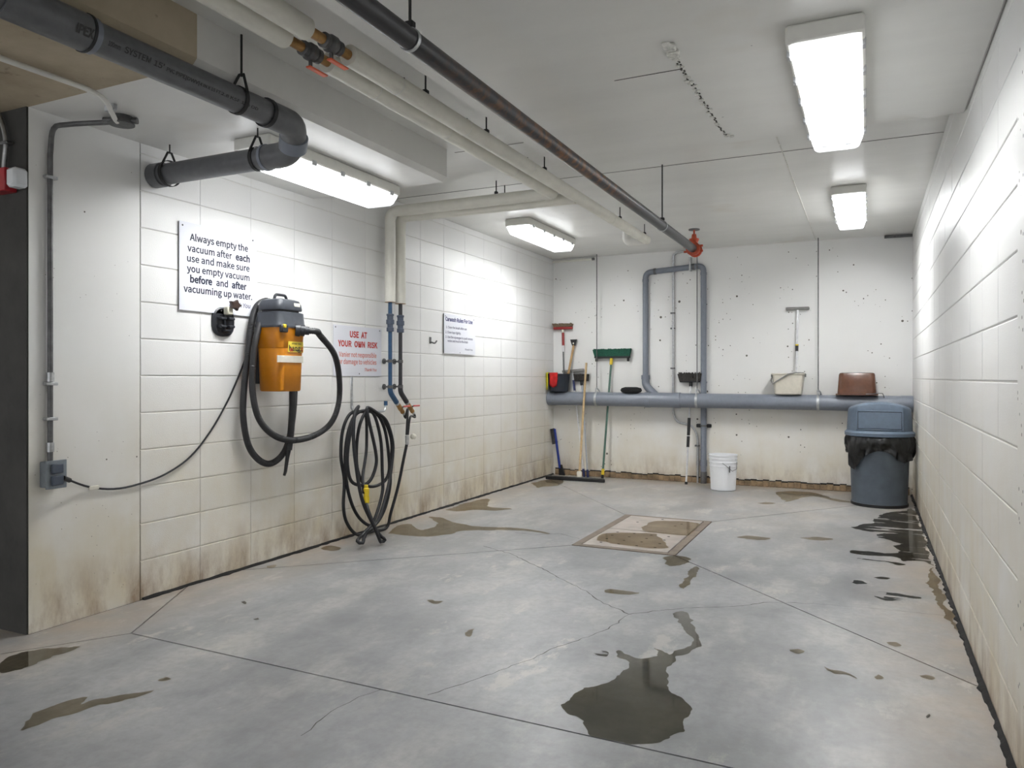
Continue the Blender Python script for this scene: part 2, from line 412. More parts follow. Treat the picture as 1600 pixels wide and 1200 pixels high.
# ---- concrete masonry walls
CH, CL, J = .2032, .4064, .0028
def block_mesh(w_, h, side):
    """one block face, 8 mm proud of the mortar, soft edges"""
    jh, jv, dep, ch = .0028, .0007, .006, .0032
    mb = MB(); s_ = 1 if side == 'L' else -1
    a = [(0, jv, jh), (0, w_ - jv, jh), (0, w_ - jv, h - jh), (0, jv, h - jh)]
    b = [((dep - .0022) * s_, y, z) for _, y, z in a]
    c = [(dep * s_, y + (ch * .35 if y < w_ / 2 else -ch * .35), z + (ch if z < h / 2 else -ch)) for _, y, z in a]
    mb.add(a + b + c, [(i, (i + 1) % 4, 4 + (i + 1) % 4, 4 + i) for i in range(4)] + [(4 + i, 4 + (i + 1) % 4, 8 + (i + 1) % 4, 8 + i) for i in range(4)] + [(8, 9, 10, 11), (3, 2, 1, 0)])
    return mb
cache = {}
def block_wall(name, side, x, y0, y1, zfirst, ztop, off=0):
    s_ = 1 if side == 'L' else -1
    back = MB().box((x - s_ * .20, y0, 0), (x - s_ * .006, y1, ztop)).build(name, 'painted_mortar', None, 0, kind='structure')
    zs = [0, zfirst]
    while zs[-1] + CH < ztop - .01: zs.append(zs[-1] + CH)
    zs.append(ztop)
    ys = [y0]
    while ys[-1] + CL < y1 - .03: ys.append(ys[-1] + CL)
    ys.append(y1)
    for za, zb in zip(zs, zs[1:]):
        for ya, yb_ in zip(ys, ys[1:]):
            key = (round(yb_ - ya, 3), round(zb - za, 3), side)
            if key not in cache:
                o = block_mesh(yb_ - ya, zb - za, side).build('block', 'painted_block', back, 30); cache[key] = o.data
            else: o = put(bpy.data.objects.new('block', cache[key]), back)
            o.location = (x - s_ * .006 + s_ * random.uniform(-.0009, 0), ya, za)
    return back
wall_left = block_wall('wall_left', 'L', XL, 2.842, YB, .2136, ZC)
wall_right = block_wall('wall_right', 'R', XR, 2.742, YB, .1896, ZC)
# poured end piers and side returns
MB().box((XL - .4, 2.235, 0), (XL, 2.836, ZA)).build('wall_left_pier', 'painted_concrete', None, 0, kind='structure')
MB().box((-9, 2.225, 0), (XL - .003, 2.235, ZA)).build('wall_front_left', 'shaded_concrete', None, 0, kind='structure')
MB().box((XR - .004, -3, 0), (XR + .3, 2.735, ZC)).build('wall_right_pier', 'painted_concrete', None, 0, kind='structure')
wall_back = MB().box((XL - .2, YB, 0), (XR + .2, YB + .25, ZC)).build('wall_back', 'painted_back', None, 0, kind='structure')
# ---- ceiling: far slab, beam along the left, dropped panel
ceiling = MB().box((-9, -4, ZC), (1.2, 9.1, ZC + .25)).build('ceiling', 'ceiling_paint', None, 0, kind='structure')
bev = .03
def beam(y0, y1, x0, name, mat):
    sec = [(x0, ZA), (-2.495 - bev, ZA), (-2.495, ZA + bev), (-2.495, ZC), (x0, ZC)]; n = len(sec)
    return MB().add([(x, y0, z) for x, z in sec] + [(x, y1, z) for x, z in sec],
             [(i, (i + 1) % n, n + (i + 1) % n, n + i) for i in range(n)] + [tuple(range(n)), tuple(reversed(range(n, 2 * n)))]).build(name, mat, None, 0, kind='structure')
beam(2.235, 4.262, XL - .1, 'ceiling_beam', 'beam_paint')
bare = beam(-4, 2.2345, -9, 'ceiling_bare_beam', 'raw_concrete')
panel = MB().rbox((-1.66, -4, ZB), (XR, 4.10, ZC), .012).build('ceiling_panel', 'ceiling_paint', None, 0, kind='structure')
# form-board lines in the far ceiling (thin raised fins and seams)
for a, b in (((XL, 5.25), (XR, 5.28)), ((-2.48, 4.34), (-1.70, 4.325))):
    MB().box((a[0], a[1] - .0018, ZC - .002), (b[0], a[1] + .0018, ZC)).build('form_seam', 'dull_steel' if False else 'crack_dark', ceiling, 0)
MB().box((-.515, 4.11, ZC - .005), (-.509, 8.7, ZC)).build('form_seam', 'caulk_light', ceiling, 0)
MB().box((-9, 1.62, ZA - .002), (-2.54, 1.632, ZA)).build('form_seam', 'crack_dark', bare, 0)
# ragged crack in the drop panel
pts = [on(x, y, 'Z', ZB) for x, y in ((1046, 67), (1055, 90), (1066, 108), (1075, 122), (1085, 137), (1097, 155), (1110, 175), (1122, 194), (1133, 209), (1143, 213))]
mb = MB(); fl = MB()
for a, b in zip(pts, pts[1:]):
    n = 9
    for k in range(n):
        q0 = a + (b - a) * (k / n); q1 = a + (b - a) * ((k + 1) / n); j = Vector((random.uniform(-1, 1), random.uniform(-1, 1), 0)) * .006
        wd = .0035; mb.box((q0.x - wd + j.x, min(q0.y, q1.y), ZB - .0015), (q0.x + wd + j.x, max(q0.y, q1.y), ZB))
        if random.random() < (.9 if q0.y < 2.9 else .3):
            e = random.uniform(.006, .016) * (1.4 if q0.y < 2.9 else .8); fl.rbox((q0.x - e + j.x * 2, q0.y - e, ZB - e * .8), (q0.x + e + j.x * 2, q0.y + e * .6, ZB), .004)
mb.build('ceiling_crack', 'crack_dark', panel, 0); fl.build('caulk_crumbs', 'caulk_light', panel, 0, kind='stuff')
a, b = on(960, 126, 'Z', ZB), on(1064, 107, 'Z', ZB)
MB().box((a.x, a.y - .0018, ZB - .0015), (b.x, a.y + .0018, ZB)).build('ceiling_crack', 'crack_dark', panel, 0)
# ---- black filler where walls meet floor; broken ledge under back wall
def ragged(y0, y1, x, dx, name, n=260):
    rows = []
    for i in range(n + 1):
        y = y0 + (y1 - y0) * i / n; w_ = dx * (.72 + .55 * mnoise.noise(Vector((y * 3, 1, dx))) + .5 * mnoise.noise(Vector((y * 17, 5, dx)))); h = .013 + .006 * mnoise.noise(Vector((y * 8, 9, 0)))
        rows.append([(x, y, .0004), (x + w_, y, .0004), (x + w_ * .8, y, h * .45), (x, y, h)])
    MB().loft(rows).build(name, 'black_gap', None, 0, kind='structure')
ragged(2.85, YB - .03, XL + .001, .030, 'trim_1'); ragged(2.75, YB - .03, XR - .001, -.028, 'trim_2')
mb = MB(); mg = MB(); n = 60
for i in range(n):
    xa, xb = XL + .03 + (XR - XL - .06) * i / n, XL + .03 + (XR - XL - .06) * (i + 1) / n
    h = .062 + random.uniform(-.008, .008); mb.rbox((xa, YB - .022 - random.uniform(0, .008), 0), (xb, YB, h), .006)
    mg.box((xa, YB - .014, h), (xb, YB, h + random.uniform(.008, .016)))
lb = mb.build('baseboard_back', 'ledge_dirty', None, 0, kind='structure'); mg.build('gap', 'black_gap', lb, 0)

# ---- drain cover
dc = thing('drain_cover', 'brown steel floor drain frame with two cover plates set in the concrete', 'drain cover', (-1.57, 5.8, 0))
mb = MB(); fw = .058; z1 = .004
for a, b in (((GX0, GY0), (GX0 + fw, GY1)), ((GX1 - fw, GY0), (GX1, GY1)), ((GX0 + fw, GY0), (GX1 - fw, GY0 + .045)), ((GX0 + fw, GY1 - .045), (GX1 - fw, GY1))):
    mb.box((a[0] + .001, a[1] + .001, -.019), (b[0] - .001, b[1] - .001, z1))
mb.build('frame', 'frame_steel', dc, 0)
MB().box((GX0 + fw, GY0 + .045, -.0195), (GX1 - fw, GY1 - .045, -.012)).build('pit', 'black_gap', dc, 0)
for k, (ya, yb_) in enumerate(((GY0 + .053, 5.797), (5.809, GY1 - .053))):
    pl = MB().rbox((GX0 + fw + .006, ya, -.012), (GX1 - fw - .008, yb_, .006), .002).build('plate', 'plate_steel', dc, 0)
    hs = [(GX0 + .17 + i * .135, ya + .11 + j * .135) for i in range(4) for j in range(4)] if k == 0 else [(GX0 + .20, 6.15), (GX1 - .23, 6.12), (GX1 - .20, 6.22), (GX0 + .36, 6.36)]
    for x, y in hs: MB().lathe([(.011, .0055), (.011, .0064)], (x, y, 0), n=10).build('hole', 'black_gap', pl, 0)
# ---- water on the floor
def patch(pts, name, mat, z=.0012, parent=floor, jit=.006, **tags):
    P = [on(x, y, 'Z', 0) for x, y in pts]; P = spline(P + [P[0]], .012)[:-1]
    def wob(q, k): return sum(mnoise.noise(Vector((q.x * f_, q.y * f_, k + f_))) * a_ for f_, a_ in ((9, .020), (26, .010), (70, .004))) * jit / .006
    P = [(q.x + wob(q, 3.1) * 1.3, q.y + wob(q, 17.7)) for q in P]
    n = len(P); from mathutils.geometry import tessellate_polygon
    tri = tessellate_polygon([[Vector((x, y, 0)) for x, y in P]])
    return MB().add([(x, y, z) for x, y in P], tri).build(name, mat, parent, 0, **tags)
zz = lambda L, x0, y0, k: [(x0 + u / k, y0 + v / k) for u, v in L]
patch(zz([(45, 985), (110, 905), (270, 830), (400, 805), (500, 765), (590, 675), (640, 640), (610, 590), (520, 550), (560, 495), (600, 525), (680, 560), (770, 560), (880, 545), (920, 500), (870, 470), (950, 490), (1020, 540), (1060, 500), (1130, 480), (1190, 420), (1180, 350), (1100, 270), (1080, 230), (1060, 150), (1130, 145), (1200, 190), (1210, 260), (1250, 330), (1260, 440), (1170, 520), (1040, 590), (990, 640), (1015, 730), (1010, 830), (1075, 900), (1170, 985), (1225, 1080), (1150, 1120), (1130, 1180), (1080, 1260), (800, 1330), (480, 1310), (280, 1230), (200, 1090), (80, 1045)], 870, 930, 5.715),
      'puddle', 'water_film', parent=None, label='shallow puddle fanning out on the concrete in front of the drain cover', cat='puddle')
wet = [
 (zz([(430, 230), (520, 160), (640, 130), (770, 120), (860, 110), (930, 330), (1010, 560), (1040, 690), (960, 650), (800, 640), (740, 650), (640, 600), (500, 595), (330, 580), (185, 555), (230, 535), (400, 545), (560, 565), (700, 540), (640, 490), (700, 465), (600, 430), (450, 385), (520, 350), (380, 335), (210, 300), (330, 265), (420, 250)], 1300, 780, 6.667), 'dark_damp'),
 (zz([(195, 870), (220, 845), (290, 850), (360, 885), (270, 892)], 1300, 780, 6.667), 'dark_damp'), (zz([(430, 820), (500, 815), (610, 825), (600, 843), (520, 838)], 1300, 780, 6.667), 'dark_damp'),
 (zz([(430, 1010), (540, 1020), (580, 975), (470, 962), (640, 980), (760, 1000), (930, 1030), (700, 1052), (540, 1050)], 1300, 780, 6.667), 'dark_damp'),
 (zz([(220, 615), (330, 620), (480, 640), (740, 675), (690, 690), (560, 655), (380, 635)], 1300, 780, 6.667), 'dark_damp'),
 (zz([(30, 880), (120, 810), (240, 795), (330, 850), (480, 790), (400, 730), (520, 740), (660, 790), (900, 820), (1180, 830), (1420, 860), (1480, 885), (1250, 855), (950, 850), (700, 855), (560, 890), (300, 905)], 600, 680, 5.714), 'damp_film'),
 (zz([(560, 670), (720, 610), (900, 570), (945, 590), (930, 640), (1140, 655), (1000, 675), (850, 665), (660, 680)], 600, 680, 5.714), 'damp_film'),
 (zz([(1320, 430), (1440, 400), (1600, 400), (1560, 450), (1440, 460), (1370, 470)], 600, 680, 5.714), 'damp_film'),
 (zz([(0, 430), (60, 400), (250, 380), (200, 400), (130, 425), (60, 455), (0, 465)], 0, 820, 2), 'water_film'),
 (zz([(100, 600), (180, 560), (270, 540), (240, 565), (330, 545), (465, 520), (440, 535), (300, 570), (190, 600), (110, 628), (60, 640)], 0, 820, 2), 'damp_film'),
 (zz([(490, 485), (520, 475), (535, 482), (500, 488)], 0, 820, 2), 'damp_film'), (zz([(755, 245), (768, 240), (772, 247), (760, 250)], 0, 820, 2), 'dark_damp'),
 (zz([(785, 293), (805, 290), (812, 294), (795, 296)], 0, 820, 2), 'dark_damp'), (zz([(1335, 235), (1350, 232), (1360, 240), (1385, 240), (1360, 247), (1345, 245)], 0, 820, 2), 'damp_film'),
 (zz([(1445, 345), (1465, 330), (1482, 325), (1470, 340), (1455, 350)], 0, 820, 2), 'damp_film'), (zz([(1000, 75), (1030, 65), (1060, 72), (1040, 83)], 0, 820, 2), 'damp_film'), (zz([(835, 130), (860, 126), (868, 133), (845, 136)], 0, 820, 2), 'damp_film'),
 (zz([(528, 185), (545, 160), (560, 135), (578, 132), (575, 155), (555, 180), (545, 200), (532, 198)], 800, 820, 2), 'damp_film'),
 (zz([(470, 105), (500, 97), (545, 100), (560, 110), (530, 127), (490, 128)], 800, 820, 2), 'damp_film'),
 (zz([(285, 205), (310, 200), (400, 212), (370, 218), (300, 214)], 800, 820, 2), 'damp_film'), (zz([(868, 392), (890, 388), (910, 396), (890, 403)], 800, 820, 2), 'damp_film'),
 (zz([(975, 442), (1000, 455), (1035, 460), (1075, 483), (1040, 470), (1000, 465)], 800, 820, 2), 'damp_film'), (zz([(1170, 368), (1195, 366), (1212, 378), (1190, 380)], 800, 820, 2), 'damp_film'),
 (zz([(1285, 475), (1310, 472), (1328, 482), (1305, 486)], 800, 820, 2), 'damp_film'), (zz([(1285, 595), (1300, 592), (1310, 600), (1295, 604)], 800, 820, 2), 'dark_damp'), (zz([(1125, 472), (1145, 466), (1152, 475), (1135, 480)], 800, 820, 2), 'damp_film'),
 (zz([(705, 40), (740, 34), (810, 42), (770, 48)], 800, 820, 2), 'damp_film'), (zz([(900, 42), (950, 38), (1005, 44), (960, 50)], 800, 820, 2), 'damp_film'),
 (zz([(1310, 130), (1325, 160), (1345, 210), (1370, 270), (1400, 330), (1385, 330), (1350, 280), (1325, 230), (1300, 180)], 800, 820, 2), 'damp_film'),
 (zz([(245, 395), (280, 390), (305, 398), (290, 410), (265, 405)], 800, 820, 2), 'dark_damp'),
 (zz([(540, 475), (470, 395), (730, 395), (900, 440), (1050, 470), (950, 470), (740, 430)], 1120, 690, 5), 'damp_film'), (zz([(310, 480), (380, 472), (470, 485), (380, 490)], 1120, 690, 5), 'damp_film')]
for k, (q, m_) in enumerate(wet): patch(q, 'wet_patch', m_, .0014 + .0003 * (k % 3))
for q in ([(1003, 826), (1020, 816), (1045, 815), (1092, 819), (1084, 830), (1072, 838), (1010, 832)], [(932, 846), (945, 835), (1020, 835), (1028, 840), (1042, 852), (1040, 858), (1015, 858), (965, 852)]):
    patch(q, 'wet_patch', 'damp_film', .0075, dc, .004)
# ================================================================== LIGHT FITTINGS
def fixture(label):
    r = thing('fluorescent_light', label, 'light fixture', (0, 0, 0))
    L, hw = .61, .128
    MB().rbox((-hw, -L, -.068), (hw, L, 0), .008).build('housing', 'fixture_white', r)
    MB().box((-.105, -L + .03, -.0705), (.105, L - .03, -.0685)).build('reflector', 'fixture_white', r, 0)
    MB().add([(-.014, -L + .07, -.0705), (.014, -L + .07, -.0705), (0, -L + .07, -.122), (-.014, L - .07, -.0705), (.014, L - .07, -.0705), (0, L - .07, -.122)], [(0, 1, 2), (5, 4, 3), (0, 2, 5, 3), (1, 4, 5, 2), (0, 3, 4, 1)]).build('added_baffle', 'fixture_white', r, 0)  # baffle added between the tubes to keep cross light off near walls
    secs = []
    for y, k, d in ((-L + .008, 1, 0), (-L + .012, .97, -.022), (-L + .045, .80, -.076), (L - .045, .80, -.076), (L - .012, .97, -.022), (L - .008, 1, 0)):
        secs.append((y, k, d))
    # lens: trough with sloped ends and sides, open at the top
    def ring(half, hl, z, r_=.02): return rrect(0, 0, half, hl, r_, z, 3)
    rings = [ring(.117, L - .006, -.0685), ring(.114, L - .010, -.085), ring(.100, L - .035, -.128), ring(.090, L - .050, -.140), ring(.060, L - .08, -.1435)]
    n = len(rings[0]); vs = [v for q in rings for v in q]
    fs = [(i * n + k, i * n + (k + 1) % n, (i + 1) * n + (k + 1) % n, (i + 1) * n + k) for i in range(len(rings) - 1) for k in range(n)] + [tuple(range((len(rings) - 1) * n, len(rings) * n))]
    ln = MB().add(vs, fs).build('lens', 'acrylic_lens', r, 30); ln.data.materials.append(M['acrylic_side'])
    for q in ln.data.polygons:
        if abs(q.normal.z) < .75: q.material_index = 1
    for sx_ in (-.052, .052):
        MB().tube([(sx_, -L + .07, -.098), (sx_, L - .07, -.098)], .0150, 10).build('tube', 'tube_light', r)
        for e in (-1, 1): MB().rbox((sx_ - .014, e * (L - .07), -.118), (sx_ + .014, e * (L - .045), -.071), .004).build('lamp_holder', 'dull_steel', r)
    for sx_ in (-1, 1):
        for k in range(5):
            y = -L + .1 + k * (2 * L - .2) / 4
            MB().rbox((sx_ * .117, y - .02, -.084), (sx_ * .131, y + .02, -.055), .003).build('clip', 'galvanised', r)
    return r
lampR1 = fixture('fluorescent fixture on the dropped panel beside the block wall without pipes'); lampR1.location = (-.137, 3.42, ZB)
lampR2 = dup(lampR1, (0, 3.56, ZC - ZB), 'fluorescent fixture on the high ceiling above the grey dome-lid bin')
lampL1 = dup(lampR1, (-2.96 + .137, .195, ZA - ZB), 'fluorescent fixture under the beam next to the grey drain pipe elbow')
lampL2 = dup(lampR1, (-2.97 + .137, 3.56, ZC - ZB), 'fluorescent fixture on the high ceiling above the small car wash rules sign')

for fx_, k in ((lampR1, .50), (lampR2, 1.12), (lampL1, .80), (lampL2, .96)):       # strengths tuned per fixture to balance brightness on the walls
    m_ = M['tube_light'].copy(); m_.node_tree.nodes['Principled BSDF'].inputs['Emission Strength'].default_value = TUBE_POWER * k
    for c_ in fx_.children:
        if fx_ is lampR1 and c_.name.startswith('lens'): c_.material_slots[1].link = 'OBJECT'; c_.material_slots[1].material = M['acrylic_side_dim']
        if c_.name.startswith('tube'): c_.material_slots[0].link = 'OBJECT'; c_.material_slots[0].material = m_
# ================================================================== OVERHEAD PIPES
def rod_hanger(parent, x, y, z0, z1, r=.0045, mat='black_rod', name='hanger_rod'):
    MB().tube([(x, y, z0), (x, y, z1)], r, 8).build(name, mat, parent)
def ring_y(parent, c, r, wid=.018, ax=(0, 1, 0), mat='black_rod', name='hanger_ring', th=.003):
    a = Vector(ax); MB().lathe([(r, -wid / 2), (r + th, -wid / 2), (r + th, wid / 2), (r, wid / 2), (r, -wid / 2)], c, a, 28, False).build(name, mat, parent)
def yoke(parent, top, c, r, ax, mat='black_rod'):
    """bent strap running from a ring up to its rod"""
    side = Vector(ax).cross(Vector((0, 0, 1))).normalized(); c = Vector(c)
    for s_ in (-1, 1):
        p0 = c + side * s_ * r * .94 + Vector((0, 0, r * .42)); MB().tube([p0, Vector(top) + side * s_ * .012, Vector(top)], .006, 6).build('yoke', mat, parent)

# --- grey drain pipe at the left
dp = thing('drain_pipe', 'thick grey plastic drain pipe with elbows hung below the beam', 'pipe', (XL, 2.93, 2.345))
PX, PZ, PY, LZ = -2.49, 2.432, 2.80, 2.345
MB().tube([(XL + .001, 2.93, LZ), (-2.74, 2.93, LZ)], .057, 24).build('pipe', 'pvc_dark', dp)
MB().tube([(PX, -2.5, PZ), (PX, 2.66, PZ)], .057, 24).build('pipe', 'pvc_dark', dp)
el = fillet([(-2.80, 2.93, LZ), (-2.625, 2.93, LZ), (-2.53, 2.85, PZ - .02), (PX, 2.79, PZ), (PX, 2.62, PZ)], .075, 7)
MB().tube(el, .0625, 24).build('elbow', 'pvc_dark', dp)
ring_y(dp, (PX, 2.62, PZ), .0625, .022, mat='rubber_hose', name='seal', th=.004); ring_y(dp, (-2.78, 2.93, LZ), .0625, .018, (1, 0, 0), 'pvc_grey', 'collar', .004)
MB().tube([(-2.585, 2.905, 2.362), (-2.545, 2.868, 2.402)], .069, 24).build('collar', 'pvc_grey', dp)
MB().tube([(XL + .002, 2.93, LZ), (XL + .075, 2.93, LZ)], .067, 24).build('coupling', 'pvc_dark', dp)
for x in (-2.84, -3.48):
    ring_y(dp, (x, 2.93, LZ), .059 if x > -3 else .068, .02, (1, 0, 0)); yoke(dp, (x, 2.93, LZ + .115), (x, 2.93, LZ), .062, (1, 0, 0)); rod_hanger(dp, x, 2.93, LZ + .11, ZA, .004)
ring_y(dp, (PX, 2.45, PZ), .059, .02); rod_hanger(dp, PX + .022, 2.45, PZ + .10, ZC, .005); yoke(dp, (PX + .022, 2.45, PZ + .11), (PX, 2.45, PZ), .062, (0, 1, 0))
nv = Vector((.93, 0, -.37)).normalized(); xa = Vector((0, 1, 0)); ya = nv.cross(xa)
base = Vector((PX, 0, PZ)) + nv * .0585
def pr_text(s_, y0, y1, cap, up=0): lettering([(s_, False)], base + ya * up, xa, ya, y0, y1, cap, 'ink_black', dp, name='print')
def yat(px, py): return on(px, py, 'X', base.x).y
h1 = yat(150, 82); h0 = h1 - .30
MB().tube([(PX, h0, PZ), (PX, h1, PZ)], .0655, 24).build('coupling', 'pvc_dark', dp)
ring_y(dp, (PX, h1 + .012, PZ), .058, .024, mat='pvc_grey', name='collar', th=.006); ring_y(dp, (PX, h1 - .004, PZ), .0655, .010, mat='rubber_hose', name='seal', th=.003)
lettering([("IPEX", True)], base + nv * .009 - ya * .012, xa, ya, yat(117, 70), yat(147, 82) - .006, .030, 'ink_black', dp, name='print')
for s_, a, b, cap in (("100mm", (170, 88), (189, 96), .017), ("SYSTEM", (195, 100), (236, 116), .022), ("15'", (241, 118), (257, 124), .020),
                      ("PVC PIPE", (261, 126), (290, 136), .014), ("|DWV|", (291, 137), (312, 145), .013), ("4 IN X 15 FT", (313, 146), (345, 158), .012), ("2.8 KSF 110 OD", (346, 158), (404, 182), .012)):
    pr_text(s_, yat(*a), yat(*b), cap, -.010)

# --- two insulated water pipes and their drops to the taps
R_I, ZI = .044, 2.57
def insulated(label, xp, ycross, zc, yend, mat):
    t_ = thing('insulated_pipe', label, 'pipe', (-3.515, ycross, 1.835))
    ynear = on(500, 100, 'Z', ZI).y if yend is None else on(535, 88, 'Z', ZI).y
    MB().tube([(xp, ynear, ZI), (xp, (ycross if yend is None else yend), ZI)], R_I, 20).build('run', mat, t_)
    MB().tube([(xp, ynear - .26, ZI), (xp, ynear - .001, ZI)], .021, 14).build('bare_pipe', 'brass', t_)
    MB().tube([(xp, -2, ZI), (xp, ynear - .26, ZI)], R_I, 20).build('run', mat, t_)
    v = MB().lathe([(.02, -.055), (.031, -.05), (.031, -.03), (.025, -.025), (.037, -.012), (.037, .012), (.025, .025), (.031, .03), (.031, .05), (.02, .055)], (xp, ynear - .11, ZI), (0, 1, 0), 16).build('valve', 'dull_steel', t_)
    MB().tube([(xp, ynear - .11, ZI - .03), (xp, ynear - .11, ZI - .062)], .008, 8).build('stem', 'dull_steel', v)
    MB().rbox((xp - .014, ynear - .125, ZI - .068), (xp + .012, ynear - .01, ZI - .060), .003).build('lever', 'handle_orange', v)
    MB().tube(fillet([(xp, ycross, zc), (-3.515, ycross, zc), (-3.515, ycross, 1.835)], .07, 7), R_I, 20).build('drop', mat, t_)
    if zc != ZI or True:
        for y in (2.9, 3.55, 4.4) + ((6.1, 6.9) if yend else ()):
            MB().tube([(xp, y - .003, ZI), (xp, y + .003, ZI)], R_I + .0015, 20).build('tape', 'insulation_white', t_)
            rod_hanger(t_, xp, y + .25, ZI + R_I - .004, ZC, .0045); MB().rbox((xp - .014, y + .235, ZI + R_I - .002), (xp + .014, y + .265, ZI + R_I + .02), .004).build('hanger_saddle', 'black_rod', t_)
    for x in (-2.55,):
        rod_hanger(t_, x, ycross, zc + R_I - .004, ZC, .0045); MB().rbox((x - .012, ycross - .012, zc + R_I - .002), (x + .012, ycross + .012, zc + R_I + .02), .004).build('hanger_saddle', 'black_rod', t_)
    return t_
p1 = insulated('cream insulated water pipe whose wall drop ends in a blue pipe', -2.09, 5.095, ZI, None, 'insulation_cream')
p2 = insulated('cream insulated water pipe running on past its tee, with a black pipe drop', -1.965, 5.243, 2.555, 7.22, 'insulation_cream')
MB().tube(fillet([(-1.965, 7.19, ZI), (-2.15, 7.19, ZI - .01), (-2.15, 7.19, ZC)], .06, 6), .05, 18).build('end_elbow', 'insulation_white', p2)
# pipes below the insulation, unions, clamps, elbow, tap
def tapline(t_, yc, mat, zbot, dy):
    x = -3.515
    MB().tube([(x, yc, 1.836), (x, yc, zbot)], .0165, 14).build('riser', mat, t_)
    MB().lathe([(.017, -.072), (.030, -.068), (.030, -.04), (.024, -.036), (.024, -.012), (.033, -.008), (.033, .024), (.026, .03), (.026, .055), (.031, .06), (.031, .072), (.017, .076)], (x, yc, 1.665), (0, 0, 1), 14).build('union', 'union_grey', t_)
    MB().lathe([(.046, 0), (.046, .002)], (x, yc, 1.833), (0, 0, 1), 16).build('end_cap', 'brass', t_)
    for z in (1.355, 1.145):
        cl = MB().tube([(XL + .0, yc + .03, z), (x - .03, yc + .03, z), (x - .01, yc, z)], .007, 8).build('clamp', 'dull_steel', t_)
        MB().lathe([(.024, 0), (.022, .010)], (XL + .0005, yc + .03, z), (1, 0, 0), 12).build('flange', 'dull_steel', cl)
        MB().tube([(x, yc, z - .012), (x, yc, z + .012)], .022, 14).build('clamp_ring', 'dull_steel', t_)
    z0 = zbot; e1 = Vector((x + .005, yc + .085, z0 - .105))
    MB().tube(fillet([(x, yc, z0 + .04), (x, yc, z0 - .02), e1], .03, 5), .021, 14).build('elbow', mat, t_)
    d = (e1 - Vector((x, yc, z0 - .02))).normalized()
    MB().tube([e1, e1 + d * .02], .019, 12).build('nipple', 'galvanised', t_)
    v = MB().lathe([(.014, 0), (.020, .004), (.020, .022), (.016, .026), (.021, .040), (.021, .062), (.016, .075), (.019, .08), (.019, .1), (.012, .104)], e1 + d * .02, d, 12).build('tap', 'brass', t_)
    q = e1 + d * .065; MB().tube([q, q + Vector((.035, .012, .012))], .006, 8).build('stem', 'dull_steel', v)
    h = q + Vector((.035, .012, .012)); MB().rbox(h + Vector((-.006, -.012, -.007)), h + Vector((.006, .085, .007)), .004).build('tap_lever', 'tap_red', v)
    MB().tube([e1 + d * .12, e1 + d * .145], .013, 10).build('hose_tail', 'galvanised', t_)
    return e1 + d * .145
tip1 = tapline(p1, 5.095, 'blue_pipe', 1.12, 0); tip2 = tapline(p2, 5.243, 'black_pipe', 1.12, 0)

# --- black sprinkler main with gate valve at its end
bp = thing('sprinkler_pipe', 'black steel pipe with rust patches and a red gate valve on its end', 'pipe', (-1.30, 6.25, 2.285))
BX, BZ = -1.305, 2.285
MB().tube([(BX, -3, BZ), (BX, 6.25, BZ)], .034, 20).build('pipe', 'rusty_black_pipe', bp)
for y in (5.21, 2.0):
    rod_hanger(bp, BX - .0, y, BZ + .05, ZC if y > 4.1 else ZB, .005); ring_y(bp, (BX, y, BZ), .035, .014, mat='galvanised'); MB().rbox((BX - .016, y - .012, BZ + .036), (BX + .016, y + .012, BZ + .058), .004).build('swivel_nut', 'black_rod', bp)
gv = MB().lathe([(.036, -.06), (.058, -.055), (.058, -.035), (.046, -.03), (.05, 0), (.046, .03), (.058, .035), (.058, .055), (.03, .06)], (BX, 6.28, BZ), (0, 1, 0), 18).build('gate_valve', 'valve_red', bp)
MB().lathe([(.028, .04), (.034, .07), (.040, .075), (.040, .088), (.022, .092), (.018, .125), (.008, .13), (.007, .165)], (BX, 6.28, BZ), (0, 0, 1), 14).build('bonnet', 'valve_red', gv)
MB().lathe([(.046, .160), (.046, .168), (.034, .170), (.034, .162)], (BX, 6.28, BZ), (0, 0, 1), 18).build('hand_wheel', 'dull_steel', gv)
for s_ in (-1, 1):
    for z in (-.02, .022): MB().tube([(BX + s_ * .055, 6.25, BZ + z), (BX + s_ * .078, 6.25, BZ + z)], .009, 8).build('bolt', 'valve_red', gv)

# ================================================================== CONDUITS AND BOXES
cd = thing('conduit', 'grey metal conduit rising from the outlet box on the concrete pier', 'conduit', (XL + .02, 2.327, .82))
jb = on(190, 193, 'Z', 2.47)
cpath = [Vector((XL + .018, 2.327, .80)), Vector((XL + .018, 2.327, 2.30)), Vector((XL + .03, 2.335, 2.425)), Vector((XL + .06, 2.385, 2.458)), Vector((jb.x - .055, jb.y - .03, 2.475))]
MB().tube(spline([cpath[0], cpath[0].lerp(cpath[1], .5), cpath[1]], .2)[:-1] + spline(cpath[1:], .02), .0125, 12).build('tube', 'dull_steel', cd)
for z in (2.19, 1.19, 1.02): MB().rbox((XL, 2.30, z - .008), (XL + .034, 2.358, z + .008), .003).build('strap', 'galvanised', cd)
for z in (1.20, .86): MB().tube([(XL + .018, 2.327, z), (XL + .018, 2.327, z + .045)], .0175, 10).build('coupling', 'galvanised', cd)
jbx = thing('junction_box', 'round grey junction box under the beam where two conduits meet', 'junction box', (jb.x, jb.y, ZA))
MB().lathe([(.050, 0), (.052, -.035), (.060, -.036), (.060, -.042), (.02, -.044)], (jb.x, jb.y, ZA), (0, 0, 1), 20).build('body', 'dull_steel', jbx)
for dx, dy in ((.05, .03), (-.035, .045), (-.06, -.03)): MB().tube([(jb.x + dx * .7, jb.y + dy * .7, ZA - .02), (jb.x + dx * 1.3, jb.y + dy * 1.3, ZA - .02)], .016, 10).build('hub', 'dull_steel', jbx)
